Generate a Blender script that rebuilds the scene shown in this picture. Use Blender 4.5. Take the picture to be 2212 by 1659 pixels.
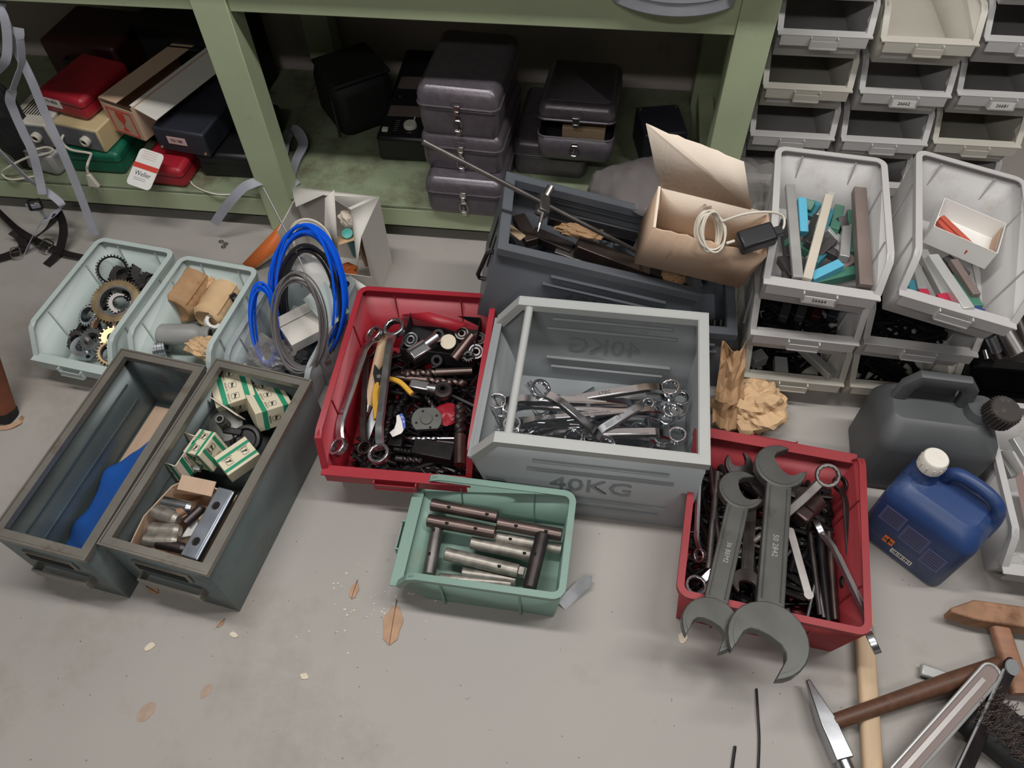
import bpy, math, random
from mathutils import Vector, Matrix, noise
random.seed(7)
for o in list(bpy.data.objects): bpy.data.objects.remove(o)
V = Vector; PI = math.pi; SC = bpy.context.scene; COL = SC.collection
R = math.radians
# ------------------------------------------------------------------ camera
F_PX, CX, CY, CAMH = 1660.0, 1106.0, 829.5, 1.5
_n = V((1149-CX, 2040-CY, F_PX)).normalized()
_x = -V((-16800-CX, -778-CY, F_PX)); _x = (_x-_n*_x.dot(_n)).normalized()
_u = -_n; _y = _u.cross(_x)
RW = Matrix((_x, _y, _u))               # world = RW @ camera ray (x right, y down, z forward)
CAM = V((0, 0, CAMH))
cd = bpy.data.cameras.new('camera'); cam = bpy.data.objects.new('camera', cd); COL.objects.link(cam)
cd.sensor_fit = 'HORIZONTAL'; cd.sensor_width = 36; cd.lens = F_PX/2212*36; cd.clip_start = .02
_r, _v, _b = RW@V((1, 0, 0)), RW@V((0, -1, 0)), RW@V((0, 0, -1))
cam.matrix_world = Matrix.Translation(CAM)@Matrix((_r, _v, _b)).transposed().to_4x4()
SC.camera = cam
def P(u, v, z=0.):
    """place in the room (metres) of the point of height z seen at u, v"""
    d = RW@V((u-CX, v-CY, F_PX)); return CAM+d*((z-CAMH)/d.z)
def PY(u, v, y):
    d = RW@V((u-CX, v-CY, F_PX)); return CAM+d*(y/d.y)
# ------------------------------------------------------------------ light
w = bpy.data.worlds.new('World'); SC.world = w; w.use_nodes = True
w.node_tree.nodes['Background'].inputs[0].default_value = (.93, .96, 1, 1)
w.node_tree.nodes['Background'].inputs[1].default_value = .06
def area(name, loc, sx, sy, power, col=(1, .98, .955), rot=(0, 0, 0)):
    l = bpy.data.lights.new(name, 'AREA'); l.shape = 'RECTANGLE'; l.size = sx; l.size_y = sy
    l.energy = power; l.color = col
    o = bpy.data.objects.new(name, l); o.location = loc; o.rotation_euler = rot; COL.objects.link(o); return o
area('ceiling_tube_light', (-.6, .82, 2.75), 1.5, .16, 34)
area('ceiling_tube_light', (1.3, .82, 2.75), 1.5, .16, 34)
area('ceiling_tube_light', (-.4, -1.1, 2.75), 1.5, .16, 26)
SC.view_settings.view_transform = 'Standard'; SC.view_settings.look = 'None'
SC.view_settings.gamma = 1; SC.view_settings.use_curve_mapping = False; SC.view_settings.exposure = .06
# ------------------------------------------------------------------ materials
def lin(c):
    c = c/255; return c/12.92 if c <= .04045 else ((c+.055)/1.055)**2.4
MATS = {}
def mat(name, rgb, rough=.5, metal=0., var=.12, scale=9., bump=0., bscale=60., dirt=None, damt=.35, dscale=5., trans=0., alpha=1., stretch=(1, 1, 1), coat=0.):
    m = bpy.data.materials.new(name); m.use_nodes = True; N = m.node_tree.nodes; L = m.node_tree.links
    b = N['Principled BSDF']; tc = N.new('ShaderNodeTexCoord'); mp = N.new('ShaderNodeMapping')
    mp.inputs['Scale'].default_value = stretch; L.new(tc.outputs['Object'], mp.inputs[0])
    c = [lin(x) for x in rgb]
    nz = N.new('ShaderNodeTexNoise'); nz.inputs['Scale'].default_value = scale; nz.inputs['Detail'].default_value = 5
    L.new(mp.outputs[0], nz.inputs['Vector'])
    rp = N.new('ShaderNodeValToRGB'); rp.color_ramp.elements[0].position = .3; rp.color_ramp.elements[1].position = .7
    rp.color_ramp.elements[0].color = (*[x*(1-var) for x in c], 1); rp.color_ramp.elements[1].color = (*[min(1, x*(1+var)) for x in c], 1)
    L.new(nz.outputs['Fac'], rp.inputs[0]); out = rp.outputs[0]
    if dirt:
        n2 = N.new('ShaderNodeTexNoise'); n2.inputs['Scale'].default_value = dscale; n2.inputs['Detail'].default_value = 9; n2.inputs['Roughness'].default_value = .72
        L.new(mp.outputs[0], n2.inputs['Vector'])
        r2 = N.new('ShaderNodeValToRGB'); r2.color_ramp.elements[0].position = .66-damt*.3; r2.color_ramp.elements[1].position = .74
        L.new(n2.outputs['Fac'], r2.inputs[0])
        mx = N.new('ShaderNodeMix'); mx.data_type = 'RGBA'; L.new(r2.outputs[0], mx.inputs[0]); L.new(out, mx.inputs[6])
        mx.inputs[7].default_value = (*[lin(x) for x in dirt], 1); out = mx.outputs[2]
    L.new(out, b.inputs['Base Color']); b.inputs['Metallic'].default_value = metal
    mr = N.new('ShaderNodeMapRange'); mr.inputs[3].default_value = max(.03, rough-.1); mr.inputs[4].default_value = min(1, rough+.1)
    L.new(nz.outputs['Fac'], mr.inputs[0]); L.new(mr.outputs[0], b.inputs['Roughness'])
    if bump:
        n3 = N.new('ShaderNodeTexNoise'); n3.inputs['Scale'].default_value = bscale; n3.inputs['Detail'].default_value = 4
        L.new(mp.outputs[0], n3.inputs['Vector']); bp = N.new('ShaderNodeBump'); bp.inputs['Strength'].default_value = bump; bp.inputs['Distance'].default_value = .004
        L.new(n3.outputs['Fac'], bp.inputs['Height']); L.new(bp.outputs[0], b.inputs['Normal'])
    if trans: b.inputs['Transmission Weight'].default_value = trans; b.inputs['IOR'].default_value = 1.3
    if alpha < 1: b.inputs['Alpha'].default_value = alpha
    if coat: b.inputs['Coat Weight'].default_value = coat
    MATS[name] = m; return m
mat('floor', (160, 155, 150), .55, var=.07, scale=2.2, bump=.05, bscale=40, dirt=(142, 132, 122), damt=.4, dscale=1.7)
mat('stain', (164, 142, 126), .5, var=.12, scale=60)
mat('room_white', (92, 91, 90), .9, var=.03, scale=2)
mat('ceiling_white', (160, 159, 157), .9, var=.03, scale=2)
mat('plaster', (192, 180, 176), .85, var=.08, scale=3, bump=.2, bscale=14, dirt=(150, 140, 132), damt=.4, dscale=4)
mat('green_paint', (172, 184, 150), .45, var=.06, scale=6, bump=.03, dirt=(112, 92, 72), damt=.1, dscale=16)
mat('green_shelf', (128, 138, 112), .5, var=.12, scale=5, dirt=(84, 70, 56), damt=.6, dscale=7)
mat('red_plastic', (156, 34, 48), .42, var=.07, scale=7, dirt=(96, 40, 44), damt=.12, dscale=6)
mat('red_faded', (150, 50, 56), .55, var=.1, scale=7, dirt=(112, 44, 46), damt=.3, dscale=5)
mat('grey_plastic', (182, 180, 179), .5, var=.04, scale=5, dirt=(166, 158, 148), damt=.18, dscale=5)
mat('cream_plastic', (186, 182, 171), .5, var=.04, scale=5, dirt=(170, 160, 138), damt=.2, dscale=5)
mat('pale_plastic', (178, 190, 187), .5, var=.04, scale=5, dirt=(164, 160, 148), damt=.12, dscale=6)
mat('mint_plastic', (124, 152, 141), .45, var=.06, scale=5, dirt=(128, 140, 124), damt=.3, dscale=5)
mat('mid_grey_plastic', (150, 158, 160), .5, var=.06, scale=5, dirt=(96, 96, 94), damt=.2)
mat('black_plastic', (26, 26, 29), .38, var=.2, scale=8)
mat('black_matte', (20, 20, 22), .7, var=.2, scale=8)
mat('light_steel_paint', (178, 180, 178), .45, var=.05, scale=6, dirt=(132, 112, 92), damt=.06, dscale=9)
mat('grey_steel_paint', (142, 146, 148), .4, var=.06, scale=6, dirt=(112, 104, 96), damt=.1, dscale=7)
mat('dark_steel_paint', (92, 96, 102), .38, var=.08, scale=6, dirt=(78, 72, 68), damt=.2, dscale=6)
mat('drawer_steel', (98, 108, 108), .38, metal=.35, var=.12, scale=7, dirt=(92, 78, 66), damt=.3, dscale=6)
mat('drawer_rim', (128, 124, 116), .35, metal=.4, var=.12, scale=9, dirt=(96, 82, 68), damt=.25, dscale=8)
mat('chrome', (214, 216, 220), .14, metal=1, var=.04, scale=30)
mat('blue_steel', (150, 156, 166), .42, metal=.75, var=.12, scale=30)
mat('pin_steel', (150, 144, 136), .45, metal=.7, var=.3, scale=60)
mat('satin_steel', (176, 178, 182), .3, metal=1, var=.1, scale=24)
mat('dull_steel', (128, 124, 122), .4, metal=.9, var=.2, scale=26)
mat('dark_steel', (72, 66, 66), .42, metal=.8, var=.25, scale=26)
mat('burnished', (98, 84, 80), .36, metal=.85, var=.22, scale=22)
mat('forged_grey', (96, 97, 94), .42, metal=.55, var=.1, scale=18, dirt=(70, 70, 68), damt=.2, dscale=14)
mat('gun_black', (38, 36, 37), .4, metal=.6, var=.3, scale=26)
mat('brass_steel', (168, 146, 112), .35, metal=.9, var=.2, scale=30)
mat('rust', (150, 114, 88), .7, metal=.2, var=.3, scale=22, bump=.3, bscale=90, dirt=(112, 76, 56), damt=.4, dscale=14)
mat('stick_beige', (194, 186, 170), .55, var=.08)
mat('hole', (10, 9, 9), .9, var=0)
mat('hammertone', (100, 94, 100), .33, metal=.35, var=.12, scale=60, bump=.06, bscale=220)
mat('case_dark', (44, 42, 46), .33, metal=.2, var=.15, scale=40)
mat('nickel', (196, 196, 190), .22, metal=1, var=.06, scale=30)
mat('cardboard', (192, 164, 140), .85, var=.06, scale=9, bump=.08, bscale=120, stretch=(6, 1, 1), dirt=(150, 122, 96), damt=.1)
mat('cardboard_pale', (234, 219, 202), .85, var=.05, scale=7, bump=.1, bscale=120, dirt=(168, 148, 122), damt=.08)
mat('white_card', (206, 202, 194), .75, var=.04, scale=7, dirt=(168, 160, 148), damt=.12)
mat('white_paper', (226, 224, 220), .75, var=.03, scale=12)
mat('kraft', (206, 172, 132), .75, var=.12, scale=11, bump=.25, bscale=40)
mat('kraft_oily', (168, 132, 96), .65, var=.18, scale=14, bump=.25, bscale=40, dirt=(112, 82, 58), damt=.3, dscale=12)
mat('orange_card', (226, 122, 62), .6, var=.06)
mat('red_print', (206, 66, 52), .7, var=.08)
mat('green_print', (34, 140, 104), .7, var=.08)
mat('black_print', (36, 34, 34), .7, var=.1)
mat('pink_label', (214, 180, 176), .7, var=.06)
mat('blue_print', (70, 96, 176), .7, var=.08)
mat('blue_cable', (12, 92, 226), .28, var=.06)
mat('grey_wire', (122, 118, 118), .38, metal=.3, var=.1)
mat('black_wire', (30, 30, 34), .4, var=.1)
mat('white_cable', (208, 202, 188), .5, var=.05)
mat('strap_grey', (156, 158, 168), .6, var=.06, scale=20, bump=.1, bscale=200)
mat('leather', (34, 28, 30), .38, var=.2, scale=18, bump=.06, bscale=120)
mat('red_case', (158, 30, 44), .4, var=.08)
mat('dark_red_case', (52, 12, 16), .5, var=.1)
mat('green_case', (14, 92, 70), .4, var=.08)
mat('navy_case', (40, 42, 52), .5, var=.1)
mat('beige_metal', (190, 172, 132), .5, var=.07, dirt=(140, 120, 86), damt=.15)
mat('white_metal', (198, 192, 180), .5, var=.06, dirt=(150, 138, 120), damt=.2)
mat('panel_grey', (96, 98, 104), .45, var=.08)
mat('clear_film', (150, 146, 144), .22, var=.05, alpha=.42)
mat('grey_film', (118, 112, 112), .28, var=.08, alpha=.75)
mat('blue_film', (34, 92, 178), .28, var=.15, scale=6, bump=.1, bscale=9)
mat('blue_can', (40, 66, 116), .45, var=.12, scale=7, dirt=(104, 114, 130), damt=.5, dscale=4)
mat('black_can', (80, 82, 84), .5, var=.12, scale=7, dirt=(98, 98, 96), damt=.3, dscale=4)
mat('can_label', (92, 98, 142), .6, var=.08)
mat('cap_white', (222, 218, 208), .55, var=.05, dirt=(150, 142, 130), damt=.25, dscale=40)
mat('cap_black', (58, 54, 52), .6, var=.15, dirt=(112, 104, 96), damt=.3, dscale=30)
mat('wood_pale', (196, 170, 138), .6, var=.12, scale=7, stretch=(1, 8, 8), dirt=(150, 112, 78), damt=.12, dscale=6)
mat('wood_brown', (92, 62, 46), .5, var=.2, scale=9, stretch=(1, 8, 8), dirt=(66, 44, 34), damt=.3)
mat('wood_rust', (150, 108, 84), .6, var=.16, scale=9, stretch=(1, 8, 8))
mat('wood_red', (112, 62, 40), .5, var=.16, scale=6, stretch=(6, 6, 1), dirt=(52, 34, 26), damt=.2)
mat('leaf', (176, 140, 112), .7, var=.16, scale=30)
mat('chip', (214, 202, 180), .7, var=.1)
mat('bit_blue', (92, 176, 206), .45, var=.1)
mat('bit_green', (66, 118, 100), .45, var=.14)
mat('bit_teal', (58, 132, 148), .45, var=.14)
mat('bit_grey', (170, 170, 168), .4, metal=.4, var=.12)
mat('bit_dark', (72, 70, 70), .45, metal=.3, var=.18)
mat('bit_brown', (126, 112, 107), .55, metal=.2, var=.14)
mat('bit_white', (206, 208, 206), .35, metal=.5, var=.05)
mat('bit_red', (176, 34, 64), .5, var=.1)
mat('red_stick', (186, 84, 66), .6, var=.1)
mat('yellow_grip', (222, 172, 62), .5, var=.08)
mat('teal_plastic', (92, 186, 178), .4, var=.06)
mat('grey_bottle', (140, 140, 138), .45, var=.06)
mat('plate_grey', (150, 152, 160), .5, var=.05, scale=30, bump=.05, bscale=200)
mat('carton_print', (216, 206, 180), .7, var=.05)
mat('fill_dark', (40, 34, 34), .6, metal=.3, var=.4, scale=60, bump=.8, bscale=90)
# ------------------------------------------------------------------ mesh helpers
class M:
    def __init__(s): s.v = []; s.f = []
    def add(s, vs, fs, T=None):
        n = len(s.v)
        s.v += [tuple(T@V(p)) if T else tuple(p) for p in vs]; s.f += [tuple(i+n for i in f) for f in fs]; return s
    def box(s, c, d, T=None):
        x, y, z = c; a, b, e = d[0]/2, d[1]/2, d[2]/2
        return s.add([(x-a, y-b, z-e), (x+a, y-b, z-e), (x+a, y+b, z-e), (x-a, y+b, z-e), (x-a, y-b, z+e), (x+a, y-b, z+e), (x+a, y+b, z+e), (x-a, y+b, z+e)],
                     [(3, 2, 1, 0), (4, 5, 6, 7), (0, 1, 5, 4), (1, 2, 6, 5), (2, 3, 7, 6), (3, 0, 4, 7)], T)
    def prism(s, poly, z0, z1, T=None, sc=1.):
        n = len(poly)
        vs = [(x, y, z0) for x, y in poly]+[(x*sc, y*sc, z1) for x, y in poly]
        return s.add(vs, [tuple(reversed(range(n))), tuple(range(n, 2*n))]+[(i, (i+1) % n, n+(i+1) % n, n+i) for i in range(n)], T)
    def ring(s, out, inn, z0, z1, T=None):
        n = len(out)
        vs = [(x, y, z0) for x, y in out]+[(x, y, z1) for x, y in out]+[(x, y, z0) for x, y in inn]+[(x, y, z1) for x, y in inn]
        fs = []
        for i in range(n):
            j = (i+1) % n
            fs += [(i, j, n+j, n+i), (n+i, n+j, 3*n+j, 3*n+i), (2*n+j, 2*n+i, 3*n+i, 3*n+j), (j, i, 2*n+i, 2*n+j)]
        return s.add(vs, fs, T)
    def cyl(s, p, q, r, r2=None, n=16, T=None):
        p, q = V(p), V(q); F = frame(p, q); L = (q-p).length; r2 = r if r2 is None else r2
        vs = [F@V((0, r*math.cos(2*PI*i/n), r*math.sin(2*PI*i/n))) for i in range(n)]+[F@V((L, r2*math.cos(2*PI*i/n), r2*math.sin(2*PI*i/n))) for i in range(n)]
        return s.add(vs, [tuple(reversed(range(n))), tuple(range(n, 2*n))]+[(i, (i+1) % n, n+(i+1) % n, n+i) for i in range(n)], T)
    def lathe(s, prof, n=24, T=None):
        vs = []; k = len(prof)
        for i in range(n):
            a = 2*PI*i/n; vs += [(r*math.cos(a), r*math.sin(a), z) for r, z in prof]
        fs = [(i*k+j, ((i+1) % n)*k+j, ((i+1) % n)*k+j+1, i*k+j+1) for i in range(n) for j in range(k-1)]
        return s.add(vs, fs, T)
    def sweep(s, path, sec, closed=False, up=(0, 0, 1), T=None):
        path = [V(p) for p in path]; up = V(up); n = len(path); k = len(sec); vs = []
        for i, p in enumerate(path):
            a = path[i-1] if (i or closed) else p; b = path[(i+1) % n] if (i < n-1 or closed) else p
            t1 = (p-a).normalized() if (p-a).length else None; t2 = (b-p).normalized() if (b-p).length else None
            t1 = t1 or t2; t2 = t2 or t1
            t = (t1+t2).normalized(); sd = t.cross(up)
            if sd.length < 1e-4: sd = t.cross(V((0, 1, 0)))
            sd.normalize(); u2 = sd.cross(t)
            m = min(1/max(.35, t.dot(t2)), 2)
            vs += [p+sd*(x*m)+u2*z for x, z in sec]
        fs = []
        for i in range(n if closed else n-1):
            j = (i+1) % n
            fs += [(i*k+a, i*k+(a+1) % k, j*k+(a+1) % k, j*k+a) for a in range(k)]
        if not closed: fs += [tuple(reversed(range(k))), tuple(range((n-1)*k, n*k))]
        return s.add(vs, fs, T)
    def tube(s, path, r, n=8, closed=False, T=None):
        path = [V(p) for p in path]; N = len(path); vs = []; prev = None
        for i, p in enumerate(path):
            a = path[i-1] if (i or closed) else p; b = path[(i+1) % N] if (i < N-1 or closed) else p
            t = (b-a).normalized()
            if prev is None: nrm = t.orthogonal().normalized()
            else: nrm = (prev-t*prev.dot(t)).normalized()
            prev = nrm; bi = t.cross(nrm); rr = r[i] if isinstance(r, (list, tuple)) else r
            vs += [p+nrm*(rr*math.cos(2*PI*k/n))+bi*(rr*math.sin(2*PI*k/n)) for k in range(n)]
        fs = []
        for i in range(N if closed else N-1):
            j = (i+1) % N
            fs += [(i*n+k, i*n+(k+1) % n, j*n+(k+1) % n, j*n+k) for k in range(n)]
        if not closed: fs += [tuple(reversed(range(n))), tuple(range((N-1)*n, N*n))]
        return s.add(vs, fs, T)
    def ribbon(s, path, w, t=.0015, wd=None):
        path = [V(p) for p in path]; N = len(path); vs = []
        for i, p in enumerate(path):
            tg = (path[min(i+1, N-1)]-path[max(i-1, 0)]).normalized()
            d = V(wd[i]) if isinstance(wd, list) else V(wd or (1, 0, 0)); d = (d-tg*d.dot(tg)).normalized(); nn = tg.cross(d)
            vs += [p-d*w/2-nn*t/2, p+d*w/2-nn*t/2, p+d*w/2+nn*t/2, p-d*w/2+nn*t/2]
        fs = [(i*4+a, i*4+(a+1) % 4, i*4+4+(a+1) % 4, i*4+4+a) for i in range(N-1) for a in range(4)]+[(3, 2, 1, 0), (N*4-4, N*4-3, N*4-2, N*4-1)]
        return s.add(vs, fs)
    def grid(s, rows):
        n, k = len(rows), len(rows[0])
        return s.add([p for r in rows for p in r], [(i*k+j, i*k+j+1, (i+1)*k+j+1, (i+1)*k+j) for i in range(n-1) for j in range(k-1)])
def frame(p, q, up=(0, 0, 1)):
    p, q = V(p), V(q); x = (q-p).normalized(); up = V(up); y = up.cross(x)
    if y.length < 1e-4: y = V((0, 1, 0)).cross(x)
    y.normalize(); z = x.cross(y)
    m = Matrix((x, y, z)).transposed().to_4x4(); m.translation = p; return m
def TR(loc=(0, 0, 0), rz=0, rx=0, ry=0): return Matrix.Translation(loc)@Matrix.Rotation(R(rz), 4, 'Z')@Matrix.Rotation(R(ry), 4, 'Y')@Matrix.Rotation(R(rx), 4, 'X')
def obj(name, m, mt, parent=None, mw=None, bevel=0, solid=0, flat=False, sub=0, ang=38):
    if isinstance(m, M):
        me = bpy.data.meshes.new(name); me.from_pydata(m.v, [], m.f); me.validate(); me.materials.append(MATS[mt])
        if not flat:
            me.polygons.foreach_set('use_smooth', [True]*len(me.polygons)); me.set_sharp_from_angle(angle=R(ang))
        me.update()
    else: me = m
    o = bpy.data.objects.new(name, me); COL.objects.link(o)
    if solid: md = o.modifiers.new('s', 'SOLIDIFY'); md.thickness = abs(solid); md.offset = 0 if solid > 0 else -1
    if bevel: md = o.modifiers.new('b', 'BEVEL'); md.width = bevel; md.segments = 2; md.limit_method = 'ANGLE'; md.angle_limit = R(40); md.harden_normals = False
    if sub: md = o.modifiers.new('u', 'SUBSURF'); md.levels = sub; md.render_levels = sub
    if parent: o.parent = parent
    if mw is not None:
        if parent: o.matrix_local = mw
        else: o.matrix_world = mw
    return o
def tag(o, label, cat, group=None):
    o['label'] = label; o['category'] = cat
    if group: o['group'] = group
    return o
def thing(name, label, cat, mw=None, group=None):
    o = bpy.data.objects.new(name, None); COL.objects.link(o); o.empty_display_size = .02
    if mw is not None: o.matrix_world = mw
    return tag(o, label, cat, group)
def single(name, m, mt, label, cat, mw=None, group=None, **k): return tag(obj(name, m, mt, None, mw, **k), label, cat, group)
def dup(root, mw, label=None):
    r = root.copy(); COL.objects.link(r); r.matrix_world = mw
    if label: r['label'] = label
    for ch in list(root.children):
        c = ch.copy(); COL.objects.link(c); c.parent = r
        for g in list(ch.children):
            d = g.copy(); COL.objects.link(d); d.parent = c
    return r
def struct(o): o['kind'] = 'structure'; return o
def circ(r, n=24, a0=0, cx=0, cy=0): return [(cx+r*math.cos(a0+2*PI*i/n), cy+r*math.sin(a0+2*PI*i/n)) for i in range(n)]
def star(r, n=24, d=.1): return [((r*(1+(d if i % 2 else 0)))*math.cos(2*PI*i/n), (r*(1+(d if i % 2 else 0)))*math.sin(2*PI*i/n)) for i in range(n)]
def rrect(w, h, r, n=4):
    o = []
    for cx, cy, a in ((w/2-r, h/2-r, 0), (-w/2+r, h/2-r, 90), (-w/2+r, -h/2+r, 180), (w/2-r, -h/2+r, 270)):
        o += [(cx+r*math.cos(R(a+90*i/n)), cy+r*math.sin(R(a+90*i/n))) for i in range(n+1)]
    return o
def curve(pts, n=6):
    """Catmull-Rom through the points"""
    p = [V(q) for q in pts]; p = [p[0]*2-p[1]]+p+[p[-1]*2-p[-2]]; out = []
    for i in range(1, len(p)-2):
        for k in range(n):
            t = k/n; a, b, c, d = p[i-1], p[i], p[i+1], p[i+2]
            out.append(.5*((2*b)+(c-a)*t+(2*a-5*b+4*c-d)*t*t+(3*b-a-3*c+d)*t**3))
    return out+[p[-2]]
def text(name, body, size, mt, parent=None, mw=None, ext=.0004):
    c = bpy.data.curves.new('t', 'FONT'); c.body = body; c.size = size; c.extrude = ext; c.align_x = 'CENTER'; c.align_y = 'CENTER'; c.resolution_u = 2
    t = bpy.data.objects.new('t', c); COL.objects.link(t); bpy.context.view_layer.update()
    me = bpy.data.meshes.new_from_object(t.evaluated_get(bpy.context.evaluated_depsgraph_get())); bpy.data.objects.remove(t)
    me.materials.clear(); me.materials.append(MATS[mt]); return obj(name, me, mt, parent, mw)
def crumb(r, seed, n=36, m=18, amp=.35, fr=2.2):
    """crumpled paper lump: ellipsoid broken up by ridged noise"""
    rows = []; off = V((seed*3.1, seed*1.7, seed*.9))
    for i in range(m):
        th = PI*i/(m-1); row = []
        for j in range(n):
            a = 2*PI*j/n; d = V((math.sin(th)*math.cos(a), math.sin(th)*math.sin(a), math.cos(th)))
            k = 1+amp*(noise.turbulence(d*fr+off, 3, True)-.55); row.append((r[0]*k*d.x, r[1]*k*d.y, r[2]*k*d.z))
        rows.append(row+[row[0]])
    return M().grid(rows)
def blob(r, seed, n=14, m=9, amp=.2, sq=1.):
    rnd = random.Random(seed); b = M(); rows = []
    for i in range(m):
        th = PI*i/(m-1); row = []
        for j in range(n):
            a = 2*PI*j/n; k = 1+(rnd.random()-.5)*2*amp*(1 if 0 < i < m-1 else 0)
            row.append((r[0]*k*math.sin(th)*math.cos(a), r[1]*k*math.sin(th)*math.sin(a), r[2]*k*math.cos(th)*sq))
        rows.append(row+[row[0]])
    return b.grid(rows)
# ------------------------------------------------------------------ setting
m = M().box((0, .6, -.05), (7, 6, .1)); floor = struct(obj('floor', m, 'floor'))
for nm_, c_, d_ in (('ceiling', (0, 0, 3.0), (7, 6, .1)), ('wall_left', (-3.3, 0, 1.5), (.1, 6, 3)), ('wall_right', (3.3, 0, 1.5), (.1, 6, 3)), ('wall_front', (0, -2.7, 1.5), (7, .1, 3))):
    struct(obj(nm_, M().box(c_, d_), 'ceiling_white' if nm_ == 'ceiling' else 'room_white'))
struct(obj('wall_back', M().box((0, 2.22, 1.4), (7, .1, 2.8)), 'plaster'))
def splat(r, seed, n=22, sx=1., amp=.12):
    rnd = random.Random(seed); return [(r*sx*(1+amp*rnd.uniform(-1, 1))*math.cos(2*PI*i/n), r*(1+amp*rnd.uniform(-1, 1))*math.sin(2*PI*i/n)) for i in range(n)]
for i, (u, v, r, sx, rz) in enumerate([(316, 1538, .013, 1.5, 62), (445, 1493, .0085, 1.7, 70)]):
    obj('stain', M().prism(splat(r, i, sx=sx, amp=.05), 0, .0006), 'stain', floor, TR(P(u, v), rz))
# ------------------------------------------------------------------ workbench
YB = 1.545
wb = thing('workbench', 'sage green painted steel workbench with an open lower shelf', 'workbench', TR((-.9, 1.85, 0)))
def wpart(name, lo, hi, mt='green_paint', bev=.002):
    c = [(a+b)/2 for a, b in zip(lo, hi)]; c[0] += .9; c[1] -= 1.85
    return obj(name, M().box(c, [b-a for a, b in zip(lo, hi)]), mt, wb, bevel=bev)
wpart('leg', (-.918, YB, 0), (-.836, YB+.07, .78)); wpart('leg', (.246, YB+.004, 0), (.322, YB+.07, .78))
wpart('leg', (-2.4, YB, 0), (-2.32, YB+.07, .78))
wpart('leg', (-.91, 2.08, 0), (-.83, 2.15, .78)); wpart('leg', (.246, 2.08, 0), (.322, 2.15, .78)); wpart('leg', (-2.4, 2.08, 0), (-2.32, 2.15, .78))
wpart('top_rail', (-2.32, YB+.008, .636), (-.918, YB+.05, .78)); wpart('top_rail', (-.836, YB+.008, .636), (.246, YB+.05, .78))
wpart('side_rail', (.256, YB+.07, .636), (.312, 2.08, .78))
wpart('shelf', (-2.32, YB+.006, .108), (-.918, 2.16, .118), 'green_shelf'); wpart('shelf', (-.836, YB+.006, .108), (.246, 2.16, .118), 'green_shelf'); wpart('shelf', (-.918, YB+.07, .108), (-.836, 2.08, .118), 'green_shelf')
wpart('lower_rail', (-2.32, YB+.006, .048), (-.918, YB+.04, .1075)); wpart('lower_rail', (-.836, YB+.006, .048), (.246, YB+.04, .1075))
wpart('worktop', (-2.45, 1.505, .78), (.36, 2.165, .83), 'green_paint', .004)
wpart('cross_stay', (.262, 1.62, .118), (.306, 2.08, .16))
# round-fronted grey plate on the front rail
c0 = P(1452, 38, .70); cxy = (c0.x, c0.y+.17)
t = thing('rounded_plate', 'round-fronted grey plate fixed to the front rail of the workbench', 'plate', TR((c0.x, YB, .70)))
arcp = [(.17*math.cos(a), (c0.y+.17-YB)+.17*math.sin(a)) for a in [PI+PI*i/40 for i in range(41)]]; arcp = [(x, y) for x, y in arcp if y < .007]; arcp = [(arcp[0][0], .007)]+arcp+[(arcp[-1][0], .007)]
obj('plate', M().prism(arcp, 0, .03), 'plate_grey', t, bevel=.003)
obj('raised_lip', M().sweep([(x, y, .034) for x, y in arcp[1:-1]], [(-.004, -.004), (.003, -.004), (.003, .006), (-.004, .006)]), 'plate_grey', t)
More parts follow.
